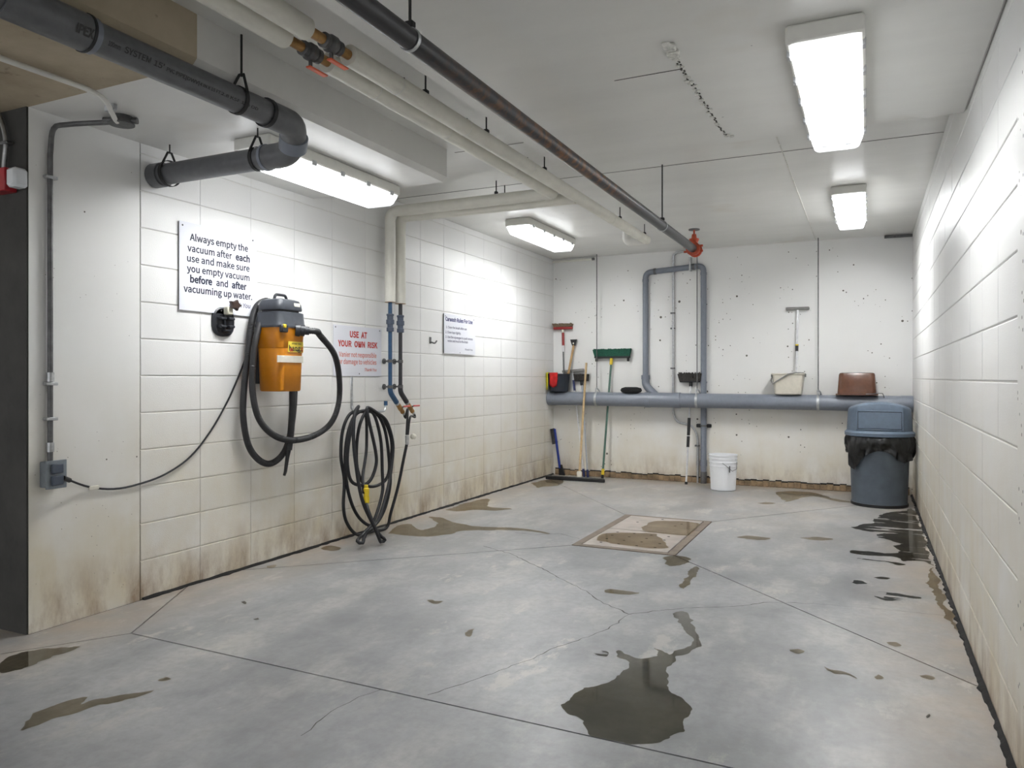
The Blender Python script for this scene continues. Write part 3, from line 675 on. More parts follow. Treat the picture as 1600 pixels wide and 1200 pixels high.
a, b = on(0, 93, 'Z', 2.485), on(150, 146, 'Z', 2.485); d = (a - b).normalized()
wc = thing('conduit', 'pale painted conduit under the bare concrete running to the round junction box', 'conduit', (jb.x, jb.y, 2.48))
MB().tube(fillet([a + d * 2.2, b + Vector((.02, .02, 0)), Vector((jb.x + .02, jb.y - .05, 2.472)), Vector((jb.x + .01, jb.y - .03, 2.468))], .12, 8), .012, 12).build('tube', 'insulation_white', wc)
c_ = b.lerp(Vector((jb.x, jb.y, 2.485)), .55); MB().rbox((c_.x - .035, c_.y - .01, ZA - .03), (c_.x + .035, c_.y + .01, ZA), .003).build('strap', 'galvanised', wc)
ob = thing('outlet_box', 'grey weatherproof outlet box low on the concrete pier', 'outlet box', (XL, 2.33, .75))
MB().rbox((XL, 2.285, .690), (XL + .055, 2.375, .815), .004).build('body', 'box_grey', ob)
fr_ = MB().rbox((XL + .0555, 2.278, .684), (XL + .061, 2.382, .821), .002).build('cover_plate', 'box_grey', ob)
for z in (.70, .757): MB().rbox((XL + .0615, 2.30, z), (XL + .074, 2.36, z + .047), .004).build('flap', 'cover_blue_grey', fr_)
# fire alarm on shaded return wall
al = thing('fire_alarm', 'red fire alarm with a clear strobe on the shaded bare concrete wall', 'fire alarm', tuple(on(8, 275, 'Y', 2.225)))
q0, q1 = on(22, 259, 'Y', 2.155), on(8, 292, 'Y', 2.155); r0 = on(7, 256, 'Y', 2.165)
MB().rbox((r0.x - .12, 2.165, q1.z - .010), (r0.x, 2.2245, q0.z + .010), .004).build('body', 'alarm_red', al)
MB().rbox((q1.x, 2.155, q1.z), (q0.x, 2.2245, q0.z), .012).build('strobe', 'strobe_clear', al)
pts = [on(x, y, 'Y', 2.205) for x, y in ((-40, 150), (-10, 168), (4, 195), (9, 222), (7, 250))]; pts.append(Vector((pts[-1].x - .005, 2.205, q0.z + .005)))
ac = thing('conduit', 'curved metal conduit feeding the fire alarm', 'conduit', tuple(pts[-1])); MB().tube(spline(pts, .02), .011, 10).build('tube', 'galvanised', ac)
MB().rbox((pts[3].x - .025, 2.19, pts[3].z - .012), (pts[3].x + .03, 2.2245, pts[3].z + .002), .003).build('strap', 'dull_steel', ac)

# ================================================================== SIGNS ON THE LEFT WALL
XF = Vector((0, 1, 0)); ZF = Vector((0, 0, 1))
def sign(label, y0, y1, z0, z1, lines, screws, th=.016):
    s_ = thing('notice_sign', label, 'sign', (XL, (y0 + y1) / 2, z0))
    MB().box((XL, y0 + .004, z0 + .003), (XL + th - .003, y1 - .004, z1 - .003)).build('backing', 'sign_edge', s_, 0)
    MB().rbox((XL + th - .003, y0, z0), (XL + th, y1, z1), .0008).build('panel', 'sign_white', s_, 0)
    xs = XL + th + .0006
    for segs, pa, pb, cap, mat, it in lines:
        A, B = on(*pa, 'X', xs), on(*pb, 'X', xs)
        lettering(segs, (xs, 0, A.z), XF, ZF, A.y, B.y, cap, mat, s_, it)
    for y, z in screws: MB().lathe([(.006, 0), (.004, .002)], (XL + th, y, z), (1, 0, 0), 8).build('screw', 'dull_steel', s_)
q = lambda u, v: (260 + u / 5.333, 330 + v / 5.333)
sign('large white notice with dark blue lettering about emptying the vacuum', 3.087, 3.693, 1.612, 2.128, [
    ([("Always empty the", False)], q(195, 240), q(680, 330), .040, 'ink_navy', 0), ([("vacuum after", False), ("each", True)], q(175, 330), q(695, 416), .040, 'ink_navy', 0),
    ([("use and make sure", False)], q(172, 415), q(693, 498), .040, 'ink_navy', 0), ([("you empty vacuum", False)], q(170, 500), q(693, 575), .040, 'ink_navy', 0),
    ([("before", True), ("and", False), ("after", True)], q(197, 590), q(668, 655), .040, 'ink_navy', 0), ([("vacuuming up water.", False)], q(143, 668), q(715, 738), .040, 'ink_navy', 0),
    ([("Thank You", False)], q(520, 790), q(702, 806), .028, 'ink_grey', 1)], [(3.11, 2.105), (3.66, 2.105), (3.40, 1.63)], .012)
q = lambda u, v: (515 + u / 12.63, 500 + v / 12.63)
sign('white notice with red lettering beside the black hose coil', 4.475, 5.085, 1.231, 1.617, [
    ([("USE", True), ("AT", True)], q(400, 335), q(740, 352), .046, 'ink_red', 0), ([("YOUR", True), ("OWN", True), ("RISK", True)], q(165, 510), q(945, 552), .044, 'ink_red', 0),
    ([("Vanier not responsible", False)], q(185, 718), q(925, 742), .036, 'ink_faded', 0), ([("for damage to vehicles", False)], q(150, 860), q(925, 882), .036, 'ink_faded', 0),
    ([("Thank You", False)], q(690, 1010), q(930, 1015), .024, 'ink_faded', 1)], [(4.50, 1.60), (5.06, 1.60), (4.79, 1.25)], .006)
q = lambda u, v: (685 + u / 15, 480 + v / 15)
sign('small white notice listing three car wash rules near the back corner', 6.076, 6.692, 1.448, 1.825, [
    ([("Carwash Rules For Use", True)], q(165, 312), q(802, 385), .036, 'ink_violet', 0), ([("1. Clean the brush after use", False)], q(180, 485), q(665, 525), .021, 'ink_grey', 0),
    ([("2. Close taps tightly.", False)], q(165, 602), q(530, 625), .021, 'ink_grey', 0), ([("3. Use the squeegee to push excess", False)], q(165, 715), q(805, 762), .021, 'ink_grey', 0),
    ([("water and mud to the drain", False)], q(215, 808), q(690, 838), .021, 'ink_grey', 0), ([("Thank You", False)], q(620, 1010), q(805, 1022), .016, 'ink_grey', 1)], [(6.10, 1.80), (6.66, 1.80), (6.38, 1.462)], .014)
hk = thing('wall_hook', 'small dark metal hook left on the wall beside the rules sign', 'hook', (XL, 5.85, 1.55))
MB().rbox((XL, 5.835, 1.53), (XL + .006, 5.865, 1.59), .002).build('plate', 'dull_steel', hk); MB().tube(fillet([(XL + .006, 5.85, 1.545), (XL + .05, 5.85, 1.53), (XL + .055, 5.875, 1.555)], .015), .007, 8).build('peg', 'dull_steel', hk)
# ================================================================== VACUUM
VX, VY = -3.435, 3.745
vc = thing('wall_vacuum', 'orange wall-mounted shop vacuum with dark lid and ribbed hose', 'vacuum', (XL, VY, 1.14))
KV = .78
def vr(hx, hy, r, z, cx=VX): return rrect(cx, VY, hx * KV, hy * KV, r * .62, z, 7)
body = MB().loft([vr(.118, .133, .075, 1.132), vr(.126, .140, .08, 1.140), vr(.134, .152, .082, 1.405), vr(.1335, .1515, .082, 1.407), vr(.137, .155, .082, 1.411), vr(.143, .165, .085, 1.545)]).build('drum', 'vac_orange', vc)
MB().loft([vr(.149, .172, .085, 1.538), vr(.151, .174, .085, 1.546), vr(.149, .172, .085, 1.555), vr(.146, .169, .085, 1.560), vr(.138, .160, .08, 1.635), vr(.120, .142, .07, 1.640)]).build('lid', 'vac_slate', vc)
MB().loft([vr(.11, .132, .07, 1.640), vr(.11, .132, .07, 1.652)]).build('vent_gap', 'plastic_black', vc)
top = MB().loft([vr(.125, .150, .07, 1.652), vr(.127, .152, .07, 1.66), vr(.122, .147, .07, 1.69), vr(.108, .132, .06, 1.715), vr(.08, .10, .05, 1.724)]).build('motor_cover', 'vac_slate', vc)
MB().tube(fillet([(VX, VY - .058, 1.715), (VX, VY - .048, 1.755), (VX, VY + .048, 1.755), (VX, VY + .058, 1.715)], .02, 5), .0095, 8).build('handle', 'vac_black', top)
MB().rbox((VX + .082, VY + .02, 1.676), (VX + .099, VY + .075, 1.700), .003).build('switch_plate', 'label_cream', top)
lt = MB().rbox((VX + .100, VY - .125, 1.505), (VX + .128, VY - .065, 1.555), .006).build('latch', 'vac_black', vc); MB().rbox((VX + .116, VY - .115, 1.532), (VX + .134, VY - .088, 1.556), .004).build('latch_button', 'yellow', lt)
MB().rbox((XL, VY - .08, 1.18), (VX - .098, VY + .08, 1.52), .01).build('wall_mount', 'vac_black', vc)
# label set on drum front
fx = VX + .1085
def pl(px, py): return on(px, py, 'X', fx)
A, B = pl(450.5, 533), pl(474, 551)
MB().rbox((fx - .006, A.y, B.z), (fx, min(B.y, VY + .096), A.z), .001).build('decal', 'decal_yellow', vc, 0)
xs = fx + .0006; e = min(B.y, VY + .094)
lettering([("shop vac", False)], (xs, 0, A.z - .018), XF, ZF, A.y + .03, e - .02, .010, 'ink_black', vc)
lettering([("hang", False)], (xs, 0, A.z - .060), XF, ZF, A.y + .006, A.y + (e - A.y) * .80, .034, 'ink_black', vc)
lettering([("up", True)], (xs, 0, A.z - .060), XF, ZF, A.y + (e - A.y) * .83, e - .003, .034, 'decal_red', vc)
lettering([("18", True)], (xs, 0, B.z + .005), XF, ZF, A.y + .012, A.y + .045, .020, 'decal_red', vc)
lettering([("litres", False)], (xs, 0, B.z + .006), XF, ZF, A.y + .05, e - .008, .012, 'ink_black', vc)
A, B = pl(434, 555), pl(474, 567)
MB().rbox((fx - .008, A.y, B.z), (fx - .001, min(B.y, VY + .096), A.z), .001).build('label_strip', 'label_cream', vc, 0)
# port and hose
pc = on(468, 516, 'X', fx + .01); pc.y = min(pc.y, VY + .085)
pd = Vector((.62, .78, -.05)).normalized()
MB().lathe([(.040, -.03), (.042, .0), (.036, .004), (.038, .03), (.027, .034), (.027, .06)], pc, pd, 18).build('hose_port', 'vac_black', vc)
hp = [pc + pd * .05, pc + pd * .11]
loopA = [(500, 524, -3.30), (522, 553, -3.36), (530, 590, -3.42), (529, 630, -3.46), (517, 661, -3.48), (492, 680, -3.50), (458, 688, -3.47), (428, 680, -3.45), (405, 655, -3.46), (395, 615, -3.48), (395, 570, -3.49), (400, 530, -3.49), (410, 497, -3.50), (424, 478, -3.53)]
loopB = [(417, 470, -3.565), (402, 478, -3.565), (393, 505, -3.56), (388, 550, -3.55), (382, 600, -3.54), (380, 650, -3.53), (388, 695, -3.53), (405, 719, -3.53), (424, 724, -3.53), (443, 708, -3.54), (453, 680, -3.55), (459, 640, -3.56), (461, 600, -3.565)]
hp += [on(x, y, 'X', X) for x, y, X in loopA + loopB]
sp = spline(hp, .0055)
MB().tube(sp, [.0215 if i % 2 else .0182 for i in range(len(sp))], 12).build('hose', 'vac_hose', vc, 60)
wp = [on(x, y, 'X', X) for x, y, X in ((457, 604, -3.49), (457, 640, -3.49), (454, 680, -3.49), (451, 703, -3.495))]
sp = spline(wp, .006); MB().tube(sp, [.024 if i % 2 else .021 for i in range(len(sp))], 12).build('wand_hose', 'vac_hose', vc, 60)
MB().tube([on(451, 702, 'X', -3.495), on(449, 715, 'X', -3.495), on(446, 737, 'X', -3.495), on(444, 743, 'X', -3.495)], [.017, .013, .011, .009], 8).build('crevice_nozzle', 'plastic_black', vc)
cp = [on(x, y, 'X', X) for x, y, X in ((99, 747, XL + .065), (110, 751, XL + .05), (140, 761, XL + .012), (178, 764, XL + .010), (215, 757, XL + .010), (258, 741, XL + .010), (298, 713, XL + .010), (330, 672, XL + .010), (355, 628, XL + .010), (372, 590, XL + .012), (384, 560, XL + .02), (400, 530, XL + .03))]
pcd = thing('power_cord', 'thin black power cord swagged from the outlet box to the vacuum', 'cord', tuple(cp[0])); MB().tube(spline(cp, .03), .0055, 8).build('cable', 'rubber_hose', pcd)
MB().tube([cp[0], cp[0] + (cp[1] - cp[0]) * .9], .012, 10).build('plug', 'plastic_black', pcd)
tg = on(146, 762, 'X', XL + .012); MB().rbox((tg.x - .004, tg.y - .028, tg.z - .010), (tg.x + .008, tg.y + .028, tg.z + .010), .003).build('paper_tag', 'label_cream', pcd)
# black accessory bracket with a tap-like cap hung on it
br = thing('tool_bracket', 'black plastic accessory bracket screwed below the large notice', 'bracket', (XL, 3.42, 1.49))
def oval(hx, hz, X, n=24, cy=3.418, cz=1.565, pw=2.6):
    o = []
    for k in range(n):
        a = 2 * math.pi * k / n; c, s_ = math.cos(a), math.sin(a)
        o.append((X, cy + hx * math.copysign(abs(c) ** (2 / pw), c), cz + hz * math.copysign(abs(s_) ** (2 / pw), s_)))
    return o
MB().loft([oval(.088, .092, XL), oval(.088, .092, XL + .010), oval(.076, .080, XL + .018), oval(.072, .076, XL + .012)]).build('back_plate', 'vac_black', br)
for y in (3.385, 3.45):
    for z in (1.535, 1.583): MB().rbox((XL + .01, y - .022, z - .008), (XL + .052, y + .022, z + .007), .003).build('rib', 'vac_black', br)
MB().rbox((XL + .01, 3.40, 1.505), (XL + .045, 3.45, 1.515), .003).build('rib', 'vac_black', br); MB().rbox((XL + .01, 3.411, 1.52), (XL + .026, 3.425, 1.61), .003).build('spine', 'vac_black', br)
kn = thing('hose_adapter', 'pale plastic fitting with a dark brown knob on the black bracket', 'fitting', (XL + .03, 3.435, 1.62))
MB().rbox((XL + .020, 3.405, 1.606), (XL + .06, 3.45, 1.655), .005).build('socket', 'cream_plastic', kn)
mb = MB(); ring = []
for k in range(15):
    a = 2 * math.pi * k / 15; r_ = .050 if k % 3 == 0 else .034; ring.append((0, r_ * math.cos(a), .72 * r_ * math.sin(a)))
mb.loft([[(XL + .052 + X, 3.455 + y * k, 1.668 + z * k) for _, y, z in ring] for X, k in ((0, .8), (.008, 1), (.024, 1), (.03, .8))]).build('knob', 'brown_knob', kn)
# ================================================================== HOSE COIL
hg = thing('hose_hanger', 'bent steel strap hanger holding the black hose coil', 'hanger', (XL, 4.70, 1.0))
MB().rbox((XL, 4.685, .98), (XL + .006, 4.71, 1.225), .002).build('strap', 'galvanised', hg)
hz = 1.0
MB().tube(fillet([(XL + .005, 4.697, 1.0), (XL + .02, 4.697, .955), (XL + .15, 4.72, .955), (XL + .15, 4.93, .955), (XL + .15, 4.94, 1.02)], .03, 5), .009, 8).build('arm', 'galvanised', hg)
MB().tube([(XL + .15, 4.94, 1.0), (XL + .15, 4.94, 1.035)], .015, 10).build('end_cap', 'blue_pipe', hg)
hc = thing('hose_coil', 'long black rubber hose hung in tangled loops with its foot on the floor', 'hose', tuple(on(570, 850, 'Z', 0)))
z6 = lambda u, v, X: on(520 + u / 5.11, 625 + v / 5.106, 'X', X)
ysp = on(636, 688, 'X', -3.44)                            # splitter
path = [ysp + Vector((0, -.003, -.03)), on(631, 716, 'X', -3.45), on(622, 760, 'X', -3.46), on(611, 800, 'X', -3.47), z6(430, 1030, -3.48), z6(330, 1085, -3.49), z6(200, 1075, -3.49), z6(115, 985, -3.50), z6(85, 850, -3.50),
        z6(92, 640, -3.51), z6(65, 450, -3.51), z6(80, 240, -3.51), z6(140, 110, -3.50), z6(230, 92, -3.47), z6(330, 100, -3.45), z6(420, 180, -3.44), z6(470, 340, -3.44), z6(462, 520, -3.45), z6(455, 700, -3.46), z6(410, 880, -3.47), z6(330, 1000, -3.48),
        z6(235, 965, -3.49), z6(160, 850, -3.49), z6(110, 660, -3.49), z6(100, 440, -3.48), z6(125, 250, -3.47), z6(180, 120, -3.45), z6(260, 85, -3.44), z6(350, 110, -3.42), z6(410, 220, -3.42), z6(440, 380, -3.42), z6(450, 560, -3.42), z6(410, 650, -3.43), z6(320, 690, -3.44), z6(240, 660, -3.45), z6(195, 540, -3.45), z6(190, 380, -3.44), z6(210, 220, -3.42), z6(255, 110, -3.41),
        z6(310, 95, -3.40), z6(350, 170, -3.40), z6(385, 340, -3.40), z6(395, 560, -3.39), z6(395, 740, -3.37), z6(330, 960, -3.34), z6(250, 1060, -3.30), z6(195, 1125, -3.255)]
fA = z6(200, 1145, -3.25); fA.z = max(fA.z, .02); path[-1].z = max(path[-1].z, .035)
path += [fA + Vector((.02, .03, 0)), z6(260, 1075, -3.25), z6(360, 960, -3.29), z6(440, 700, -3.33), z6(475, 480, -3.36), z6(478, 330, -3.37), z6(430, 170, -3.38), z6(350, 100, -3.385), z6(275, 62, -3.38), z6(285, 150, -3.37), z6(340, 400, -3.36), z6(345, 520, -3.36), z6(300, 640, -3.37), z6(230, 680, -3.38), z6(150, 650, -3.39), z6(120, 540, -3.40), z6(120, 400, -3.40), z6(150, 220, -3.39), z6(190, 90, -3.38), z6(205, 52, -3.37),
         z6(175, 110, -3.35), z6(165, 300, -3.33), z6(185, 520, -3.31), z6(230, 780, -3.28), z6(300, 950, -3.25), z6(370, 1070, -3.22)]
e = z6(418, 1130, -3.20); e.z = max(e.z, .03); path += [e, e + Vector((-.01, -.035, -.008)), z6(370, 1105, -3.19), z6(290, 900, -3.22), z6(268, 830, -3.26)]
for v in path: v.z = max(v.z, .0215)
MB().tube(spline(path, .022), .0125, 10).build('hose', 'rubber_hose', hc, 60)
nz = z6(268, 760, -3.27)
MB().lathe([(.012, -.06), (.020, -.055), (.023, -.02), (.019, 0), (.023, .02), (.022, .05), (.015, .055), (.014, .075)], nz, (0, -.05, 1), 14).build('nozzle', 'yellow', hc)
MB().tube([z6(245, 690, -3.29), z6(250, 740, -3.28), nz + Vector((0, -.01, .02))], .014, 10).build('nozzle_grip', 'plastic_black', hc)
MB().tube(spline([z6(245, 690, -3.29), z6(240, 600, -3.36), z6(268, 400, -3.42), z6(270, 180, -3.43), z6(262, 110, -3.42)], .03), .0115, 10).build('hose', 'rubber_hose', hc, 60)
for v0, mid in ((tip1, (637, 640)), (tip2, (641, 652))):
    MB().tube(spline([v0, v0 + Vector((.002, .016, -.03)), on(*mid, 'X', -3.45), ysp + Vector((0, .012 if v0 is tip2 else -.008, .045))], .015), .0095, 10).build('feeder', 'rubber_hose', hc, 60)
MB().tube([ysp + Vector((0, 0, .04)), ysp + Vector((0, 0, -.035))], .0165, 12).build('splitter', 'galvanised', hc)
rag = on(646, 682, 'X', -3.45); MB().lathe([(.006, -.025), (.022, -.018), (.026, 0), (.018, .018), (.006, .022)], rag, (0, 1, .1), 9).build('tape_wrap', 'label_cream', hc)
# ================================================================== BACK WALL PIPES
YP, RP = 8.655, .083
def zp(x): return .957 - .0035 * (x + 1.6)              # slight fall to the right
bg = thing('drain_main', 'wide grey plastic pipe running the whole back wall like a shelf', 'pipe', (-1.6, YP, zp(-1.6)))
def seg(x0, x1, r, name, mat): MB().tube([(x0, YP, zp(x0)), (x1, YP, zp(x1))], r, 28).build(name, mat, bg)
seg(XL + .001, XR - .001, RP, 'pipe', 'pvc_grey')
seg(XL + .001, XL + .10, RP + .003, 'coupling', 'pvc_grey'); seg(XR - .11, XR - .001, RP + .003, 'coupling', 'pvc_grey')
seg(-2.35, -1.98, RP + .004, 'wye', 'pvc_grey'); seg(-2.02, -1.955, RP + .008, 'collar', 'pvc_grey'); seg(-2.37, -2.31, RP + .008, 'collar', 'pvc_grey')
for x in (-2.969, -1.765, -.481):
    rod_hanger(bg, x, YP, zp(x) + RP + .04, ZC, .0055, 'dull_steel'); ring_y(bg, (x, YP, zp(x)), RP + .001, .026, (1, 0, 0), 'galvanised')
    MB().tube([(x, YP - .05, zp(x) + .068), (x - .006, YP - .012, zp(x) + RP + .045), (x, YP, zp(x) + RP + .05), (x + .02, YP + .012, zp(x) + RP + .03), (x + .03, YP + .045, zp(x) + .07)], .008, 8).build('yoke', 'galvanised', bg)
YV, RV = 8.778, .0335
vs = thing('vent_pipe', 'grey plastic vent pipe looping up the back wall and down to the floor', 'pipe', (-1.715, YV, 0))
xl, xr, zl, zr = -2.40, -1.715, 2.475, 2.515
MB().tube(fillet([(xl, YV, 1.20), (xl, YV, zl), (xr, YV, zr), (xr, YV, .0)], .075, 8), RV, 20).build('pipe', 'pvc_grey', vs)
for x, z, dz in ((xl, zl, -.11), (xr, zr, -.11)): MB().tube([(x, YV, z + dz), (x, YV, z + dz + .03)], RV + .004, 20).build('collar', 'pvc_grey', vs)
MB().tube([(xl + .10, YV, zl + .006), (xl + .13, YV, zl + .008)], RV + .004, 20).build('collar', 'pvc_dark', vs); MB().tube([(xr - .13, YV, zr - .008), (xr - .10, YV, zr - .006)], RV + .004, 20).build('collar', 'pvc_dark', vs)
MB().tube(fillet([(xl, YV, 1.235), (xl, YV, 1.13), (xl + .17, YP + .03, .99)], .07, 7), RV + .012, 20).build('elbow', 'pvc_grey', vs)
MB().tube([(xl, YV, 1.20), (xl, YV, 1.25)], RV + .018, 20).build('collar', 'pvc_grey', vs)
for z, h in ((1.155, .022), (.20, .05), (.255, .012)): MB().tube([(xr, YV, z), (xr, YV, z + h)], RV + .006, 20).build('coupling', 'pvc_grey', vs)
MB().tube([(xr, YV, .0), (xr, YV, .135)], RV + .003, 20).build('stub', 'dull_steel', vs)
cl = MB().tube([(xr, YV, .655), (xr, YV, .675)], RV + .006, 20).build('clamp', 'dull_steel', vs)
for s_ in (-1, 1): MB().rbox((xr + s_ * .035, YV, .645), (xr + s_ * .085, YB, .685), .006).build('clamp_ear', 'black_rod', cl)
ss = MB().rbox((-1.875, YV - .04, 2.46), (-1.855, YB, 2.62), .002).build('strap', 'galvanised', vs)
bc = thing('conduit', 'galvanised conduit on the back wall between the vent pipes, bending low to the floor', 'conduit', (-1.77, 8.795, 0))
YCn = 8.787
MB().tube(spline([(-1.86, YCn - .03, ZC - .02), (-1.98, YCn - .02, ZC - .025), (-2.06, YCn - .005, ZC - .05), (-2.07, YCn, ZC - .16), (-2.07, YCn, 2.2), (-2.07, YCn, 1.5), (-2.07, YCn, .95), (-2.065, YCn, .80), (-2.02, YCn, .705), (-1.93, YCn, .68), (-1.855, YCn, .655), (-1.80, YCn, .57), (-1.785, YCn, .45), (-1.785, YCn, .25), (-1.785, YCn, .0)], .03), .0125, 10).build('tube', 'galvanised', bc)
for x, z in ((-2.07, 1.98), (-2.07, 1.80), (-2.07, 1.33), (-1.785, .43)): MB().rbox((x - .032, YCn - .014, z - .009), (x + .018, YB - .001, z + .009), .003).build('strap', 'dull_steel', bc)
for x, z in ((-2.07, 1.79), (-1.785, .20)): MB().tube([(x, YCn, z), (x, YCn, z + .05)], .0175, 10).build('coupling', 'galvanised', bc)
st = thing('conduit', 'short length of pipe fixed along the ceiling in the far left corner', 'conduit', (-3.3, 8.78, 2.66)); MB().tube([(XL + .002, 8.785, 2.680), (-3.05, 8.785, 2.683)], .014, 10).build('tube', 'insulation_cream', st); MB().tube([(-3.075, 8.785, 2.683), (-3.045, 8.785, 2.683)], .017, 10).build('cap', 'dull_steel', st)
st = thing('conduit', 'short dark length of pipe fixed along the ceiling in the far right corner', 'conduit', (.3, 8.78, 2.68)); MB().tube([(.16, 8.785, 2.695), (XR - .002, 8.785, 2.692)], .015, 10).build('tube', 'dull_steel', st); MB().tube([(.155, 8.785, 2.695), (.18, 8.785, 2.695)], .0165, 10).build('cap', 'dull_steel', st)

# ================================================================== THINGS ON THE BACK PIPE
def pail(name, label, cat, c, rb, rt, h, mat, n=32, lip=.008, wall=.004, ribs=()):
    t_ = thing(name, label, cat, c); x, y, z = c
    prof = [(0, .0), (rb - .008, 0), (rb, .006)]
    for a in sorted(ribs): 
        r_ = rb + (rt - rb) * a / h; prof += [(r_, a - .004), (r_ + .006, a - .003), (r_ + .006, a + .003), (r_, a + .004)]
    prof += [(rt, h - .012), (rt + lip, h - .010), (rt + lip, h), (rt - wall, h), (rb - wall, .012), (0, .012)]
    MB().lathe(prof, c, (0, 0, 1), n, False).build('shell', mat, t_); return t_
ZT = zp(-3.45) + RP
pb = pail('bucket', 'dark navy bucket with red and yellow cloths hung over its rim', 'bucket', (-3.455, YP - .02, ZT), .115, .135, .222, 'bucket_navy')
def cloth(label, cname, ang, wid, drop, mat, tail=0):
    """cloth folded over the rim: a bent sheet with folds"""
    cx, cy, zt = -3.455, YP - .02, ZT + .228; rows = []
    nu = 13
    prof = [(-.030, -.05), (-.022, .0), (.0, .008), (.014, .0), (.016, -drop * .4), (.018, -drop * .8), (.018, -drop)]
    for r_, dz in prof:
        row = []
        for k in range(nu):
            u_ = k / (nu - 1) - .5; sq = 1 - .35 * max(0, -dz - drop * .45) / drop * (1 + tail)
            a = ang + u_ * wid * sq; rr = .1415 + r_ - .010 * (-dz / .22 if dz < 0 else 0) + .005 * math.sin(k * 2.3 + dz * 30)
            row.append((cx + rr * math.sin(a), cy - rr * math.cos(a), zt + dz + (.02 * abs(u_) * 2 if dz < -drop * .7 else 0)))
        rows.append(row)
    vs_ = [v for r_ in rows for v in r_]; fs = [(i * nu + k, i * nu + k + 1, (i + 1) * nu + k + 1, (i + 1) * nu + k) for i in range(len(rows) - 1) for k in range(nu - 1)]
    o = MB().add(vs_, fs).build('cleaning_cloth', mat, None, 60, label=label, cat='cloth', group='cloths on the navy bucket')
    md = o.modifiers.new('thick', 'SOLIDIFY'); md.thickness = .005; md.offset = 1
cloth('red cloth hung over the rim of the navy bucket', 'red', -.10, .75, .175, 'cloth_red'); cloth('yellow cloth hung over the rim of the navy bucket', 'yel', -.90, .50, .205, 'cloth_yellow', .6)
# scrub brush, black, lying on the pipe
sb = thing('scrub_brush', 'bushy black round scrub brush lying on the grey pipe', 'brush', (-2.55, YP - .03, zp(-2.5) + RP))
c0 = Vector((-2.535, YP - .025, zp(-2.5) + RP + .028)); mb = MB(); n = 26; ringsb = []
for (k, z) in ((.55, -.036), (.9, -.022), (1, 0), (.92, .024), (.55, .038)):
    ringsb.append([(c0.x + .128 * k * math.cos(a) * (1 + .05 * math.sin(a * 9)), c0.y + .07 * k * math.sin(a) * (1 + .05 * math.sin(a * 7)), c0.z + z) for a in [2 * math.pi * i / n for i in range(n)]])
mb.loft(ringsb).build('body', 'bristle_black', sb, 20); mb = MB()
for i in range(420):
    a, b = random.uniform(0, 6.283), random.uniform(-.5, 1); d = Vector((math.cos(a) * math.cos(b), math.sin(a) * math.cos(b) * .6, math.sin(b) * .4)); q = c0 + Vector((d.x * .118, d.y * .10, d.z * .07)); u = Vector((-d.y, d.x, .2)) * .003
    mb.add([q - u, q + u, q + d * random.uniform(.014, .026)], [(0, 1, 2)])
mb.build('bristles', 'bristle_black', sb, 0, kind='stuff')
# beige mop bucket
zb = zp(-.78) + RP
bb = thing('mop_bucket', 'beige oblong bucket with grey handle standing on the grey pipe', 'bucket', (-.78, YP, zb))
def orr(cx, hx, hy, z, r=.035): return rrect(cx, YP, hx, hy, r, z, 5)
MB().loft([orr(-.78, .130, .082, zb), orr(-.78, .137, .09, zb + .008), orr(-.78, .160, .108, zb + .215), orr(-.78, .170, .118, zb + .218), orr(-.78, .170, .118, zb + .230), orr(-.78, .155, .103, zb + .230), orr(-.78, .132, .085, zb + .012)]).build('shell', 'bucket_beige', bb)
hy = YP - .121
MB().tube([(-.945, YP, zb + .21), (-.950, hy + .03, zb + .15), (-.93, hy - .004, zb + .115), (-.86, hy - .008, zb + .165), (-.77, hy - .005, zb + .222), (-.70, hy + .004, zb + .236), (-.62, hy + .04, zb + .232), (-.605, YP, zb + .215)], .007, 8).build('handle', 'squeegee_grey', bb)
for s_ in (-1, 1): MB().rbox((-.78 + s_ * .166, YP - .03, zb + .19), (-.78 + s_ * .178, YP + .03, zb + .225), .003).build('handle_lug', 'squeegee_grey', bb)
# squeegee standing in it
sq = thing('window_squeegee', 'grey squeegee on a white pole standing in the beige bucket', 'squeegee', (-.70, YP + .02, zb + .015))
t0, t1 = Vector((-.705, YP + .02, zb + .016)), Vector((-.698, 8.785, 1.965))
MB().tube([t0, t1], .012, 12).build('pole', 'pole_white', sq)
g = t0.lerp(t1, .50); g2 = t0.lerp(t1, .565); MB().tube([g, g2], .0165, 12).build('grip', 'plastic_black', sq); MB().tube([g2, g2.lerp(t1, .04)], .0175, 12).build('ring', 'yellow', sq)
MB().rbox((-.82, 8.765, 1.962), (-.578, 8.812, 1.995), .006).build('head', 'squeegee_grey', sq); sq.children[-1].rotation_euler = (0, 0, 0)
# brown tub upside down
zt_ = zp(-.1) + RP; tb = thing('wash_tub', 'glossy brown plastic tub upside down on the grey pipe', 'tub', (-.105, YP, zt_))
MB().loft([orr(-.105, .202, .135, zt_ + .004, .05), orr(-.105, .202, .135, zt_ + .016, .05), orr(-.105, .186, .122, zt_ + .018, .05), orr(-.105, .172, .110, zt_ + .215, .045), orr(-.105, .164, .102, zt_ + .232, .045), orr(-.105, .145, .085, zt_ + .238, .04)]).build('shell', 'tub_brown', tb)
MB().tube([(-.02, YP - .135, zt_ + .016), (.05, YP - .138, zt_ + .02), (.09, YP - .13, zt_ + .025), (.135, YP - .10, zt_ + .024), (.150, YP - .06, zt_ - .01), (.148, YP - .05, zt_ - .03)], .004, 8).build('wire_handle', 'dull_steel', tb)

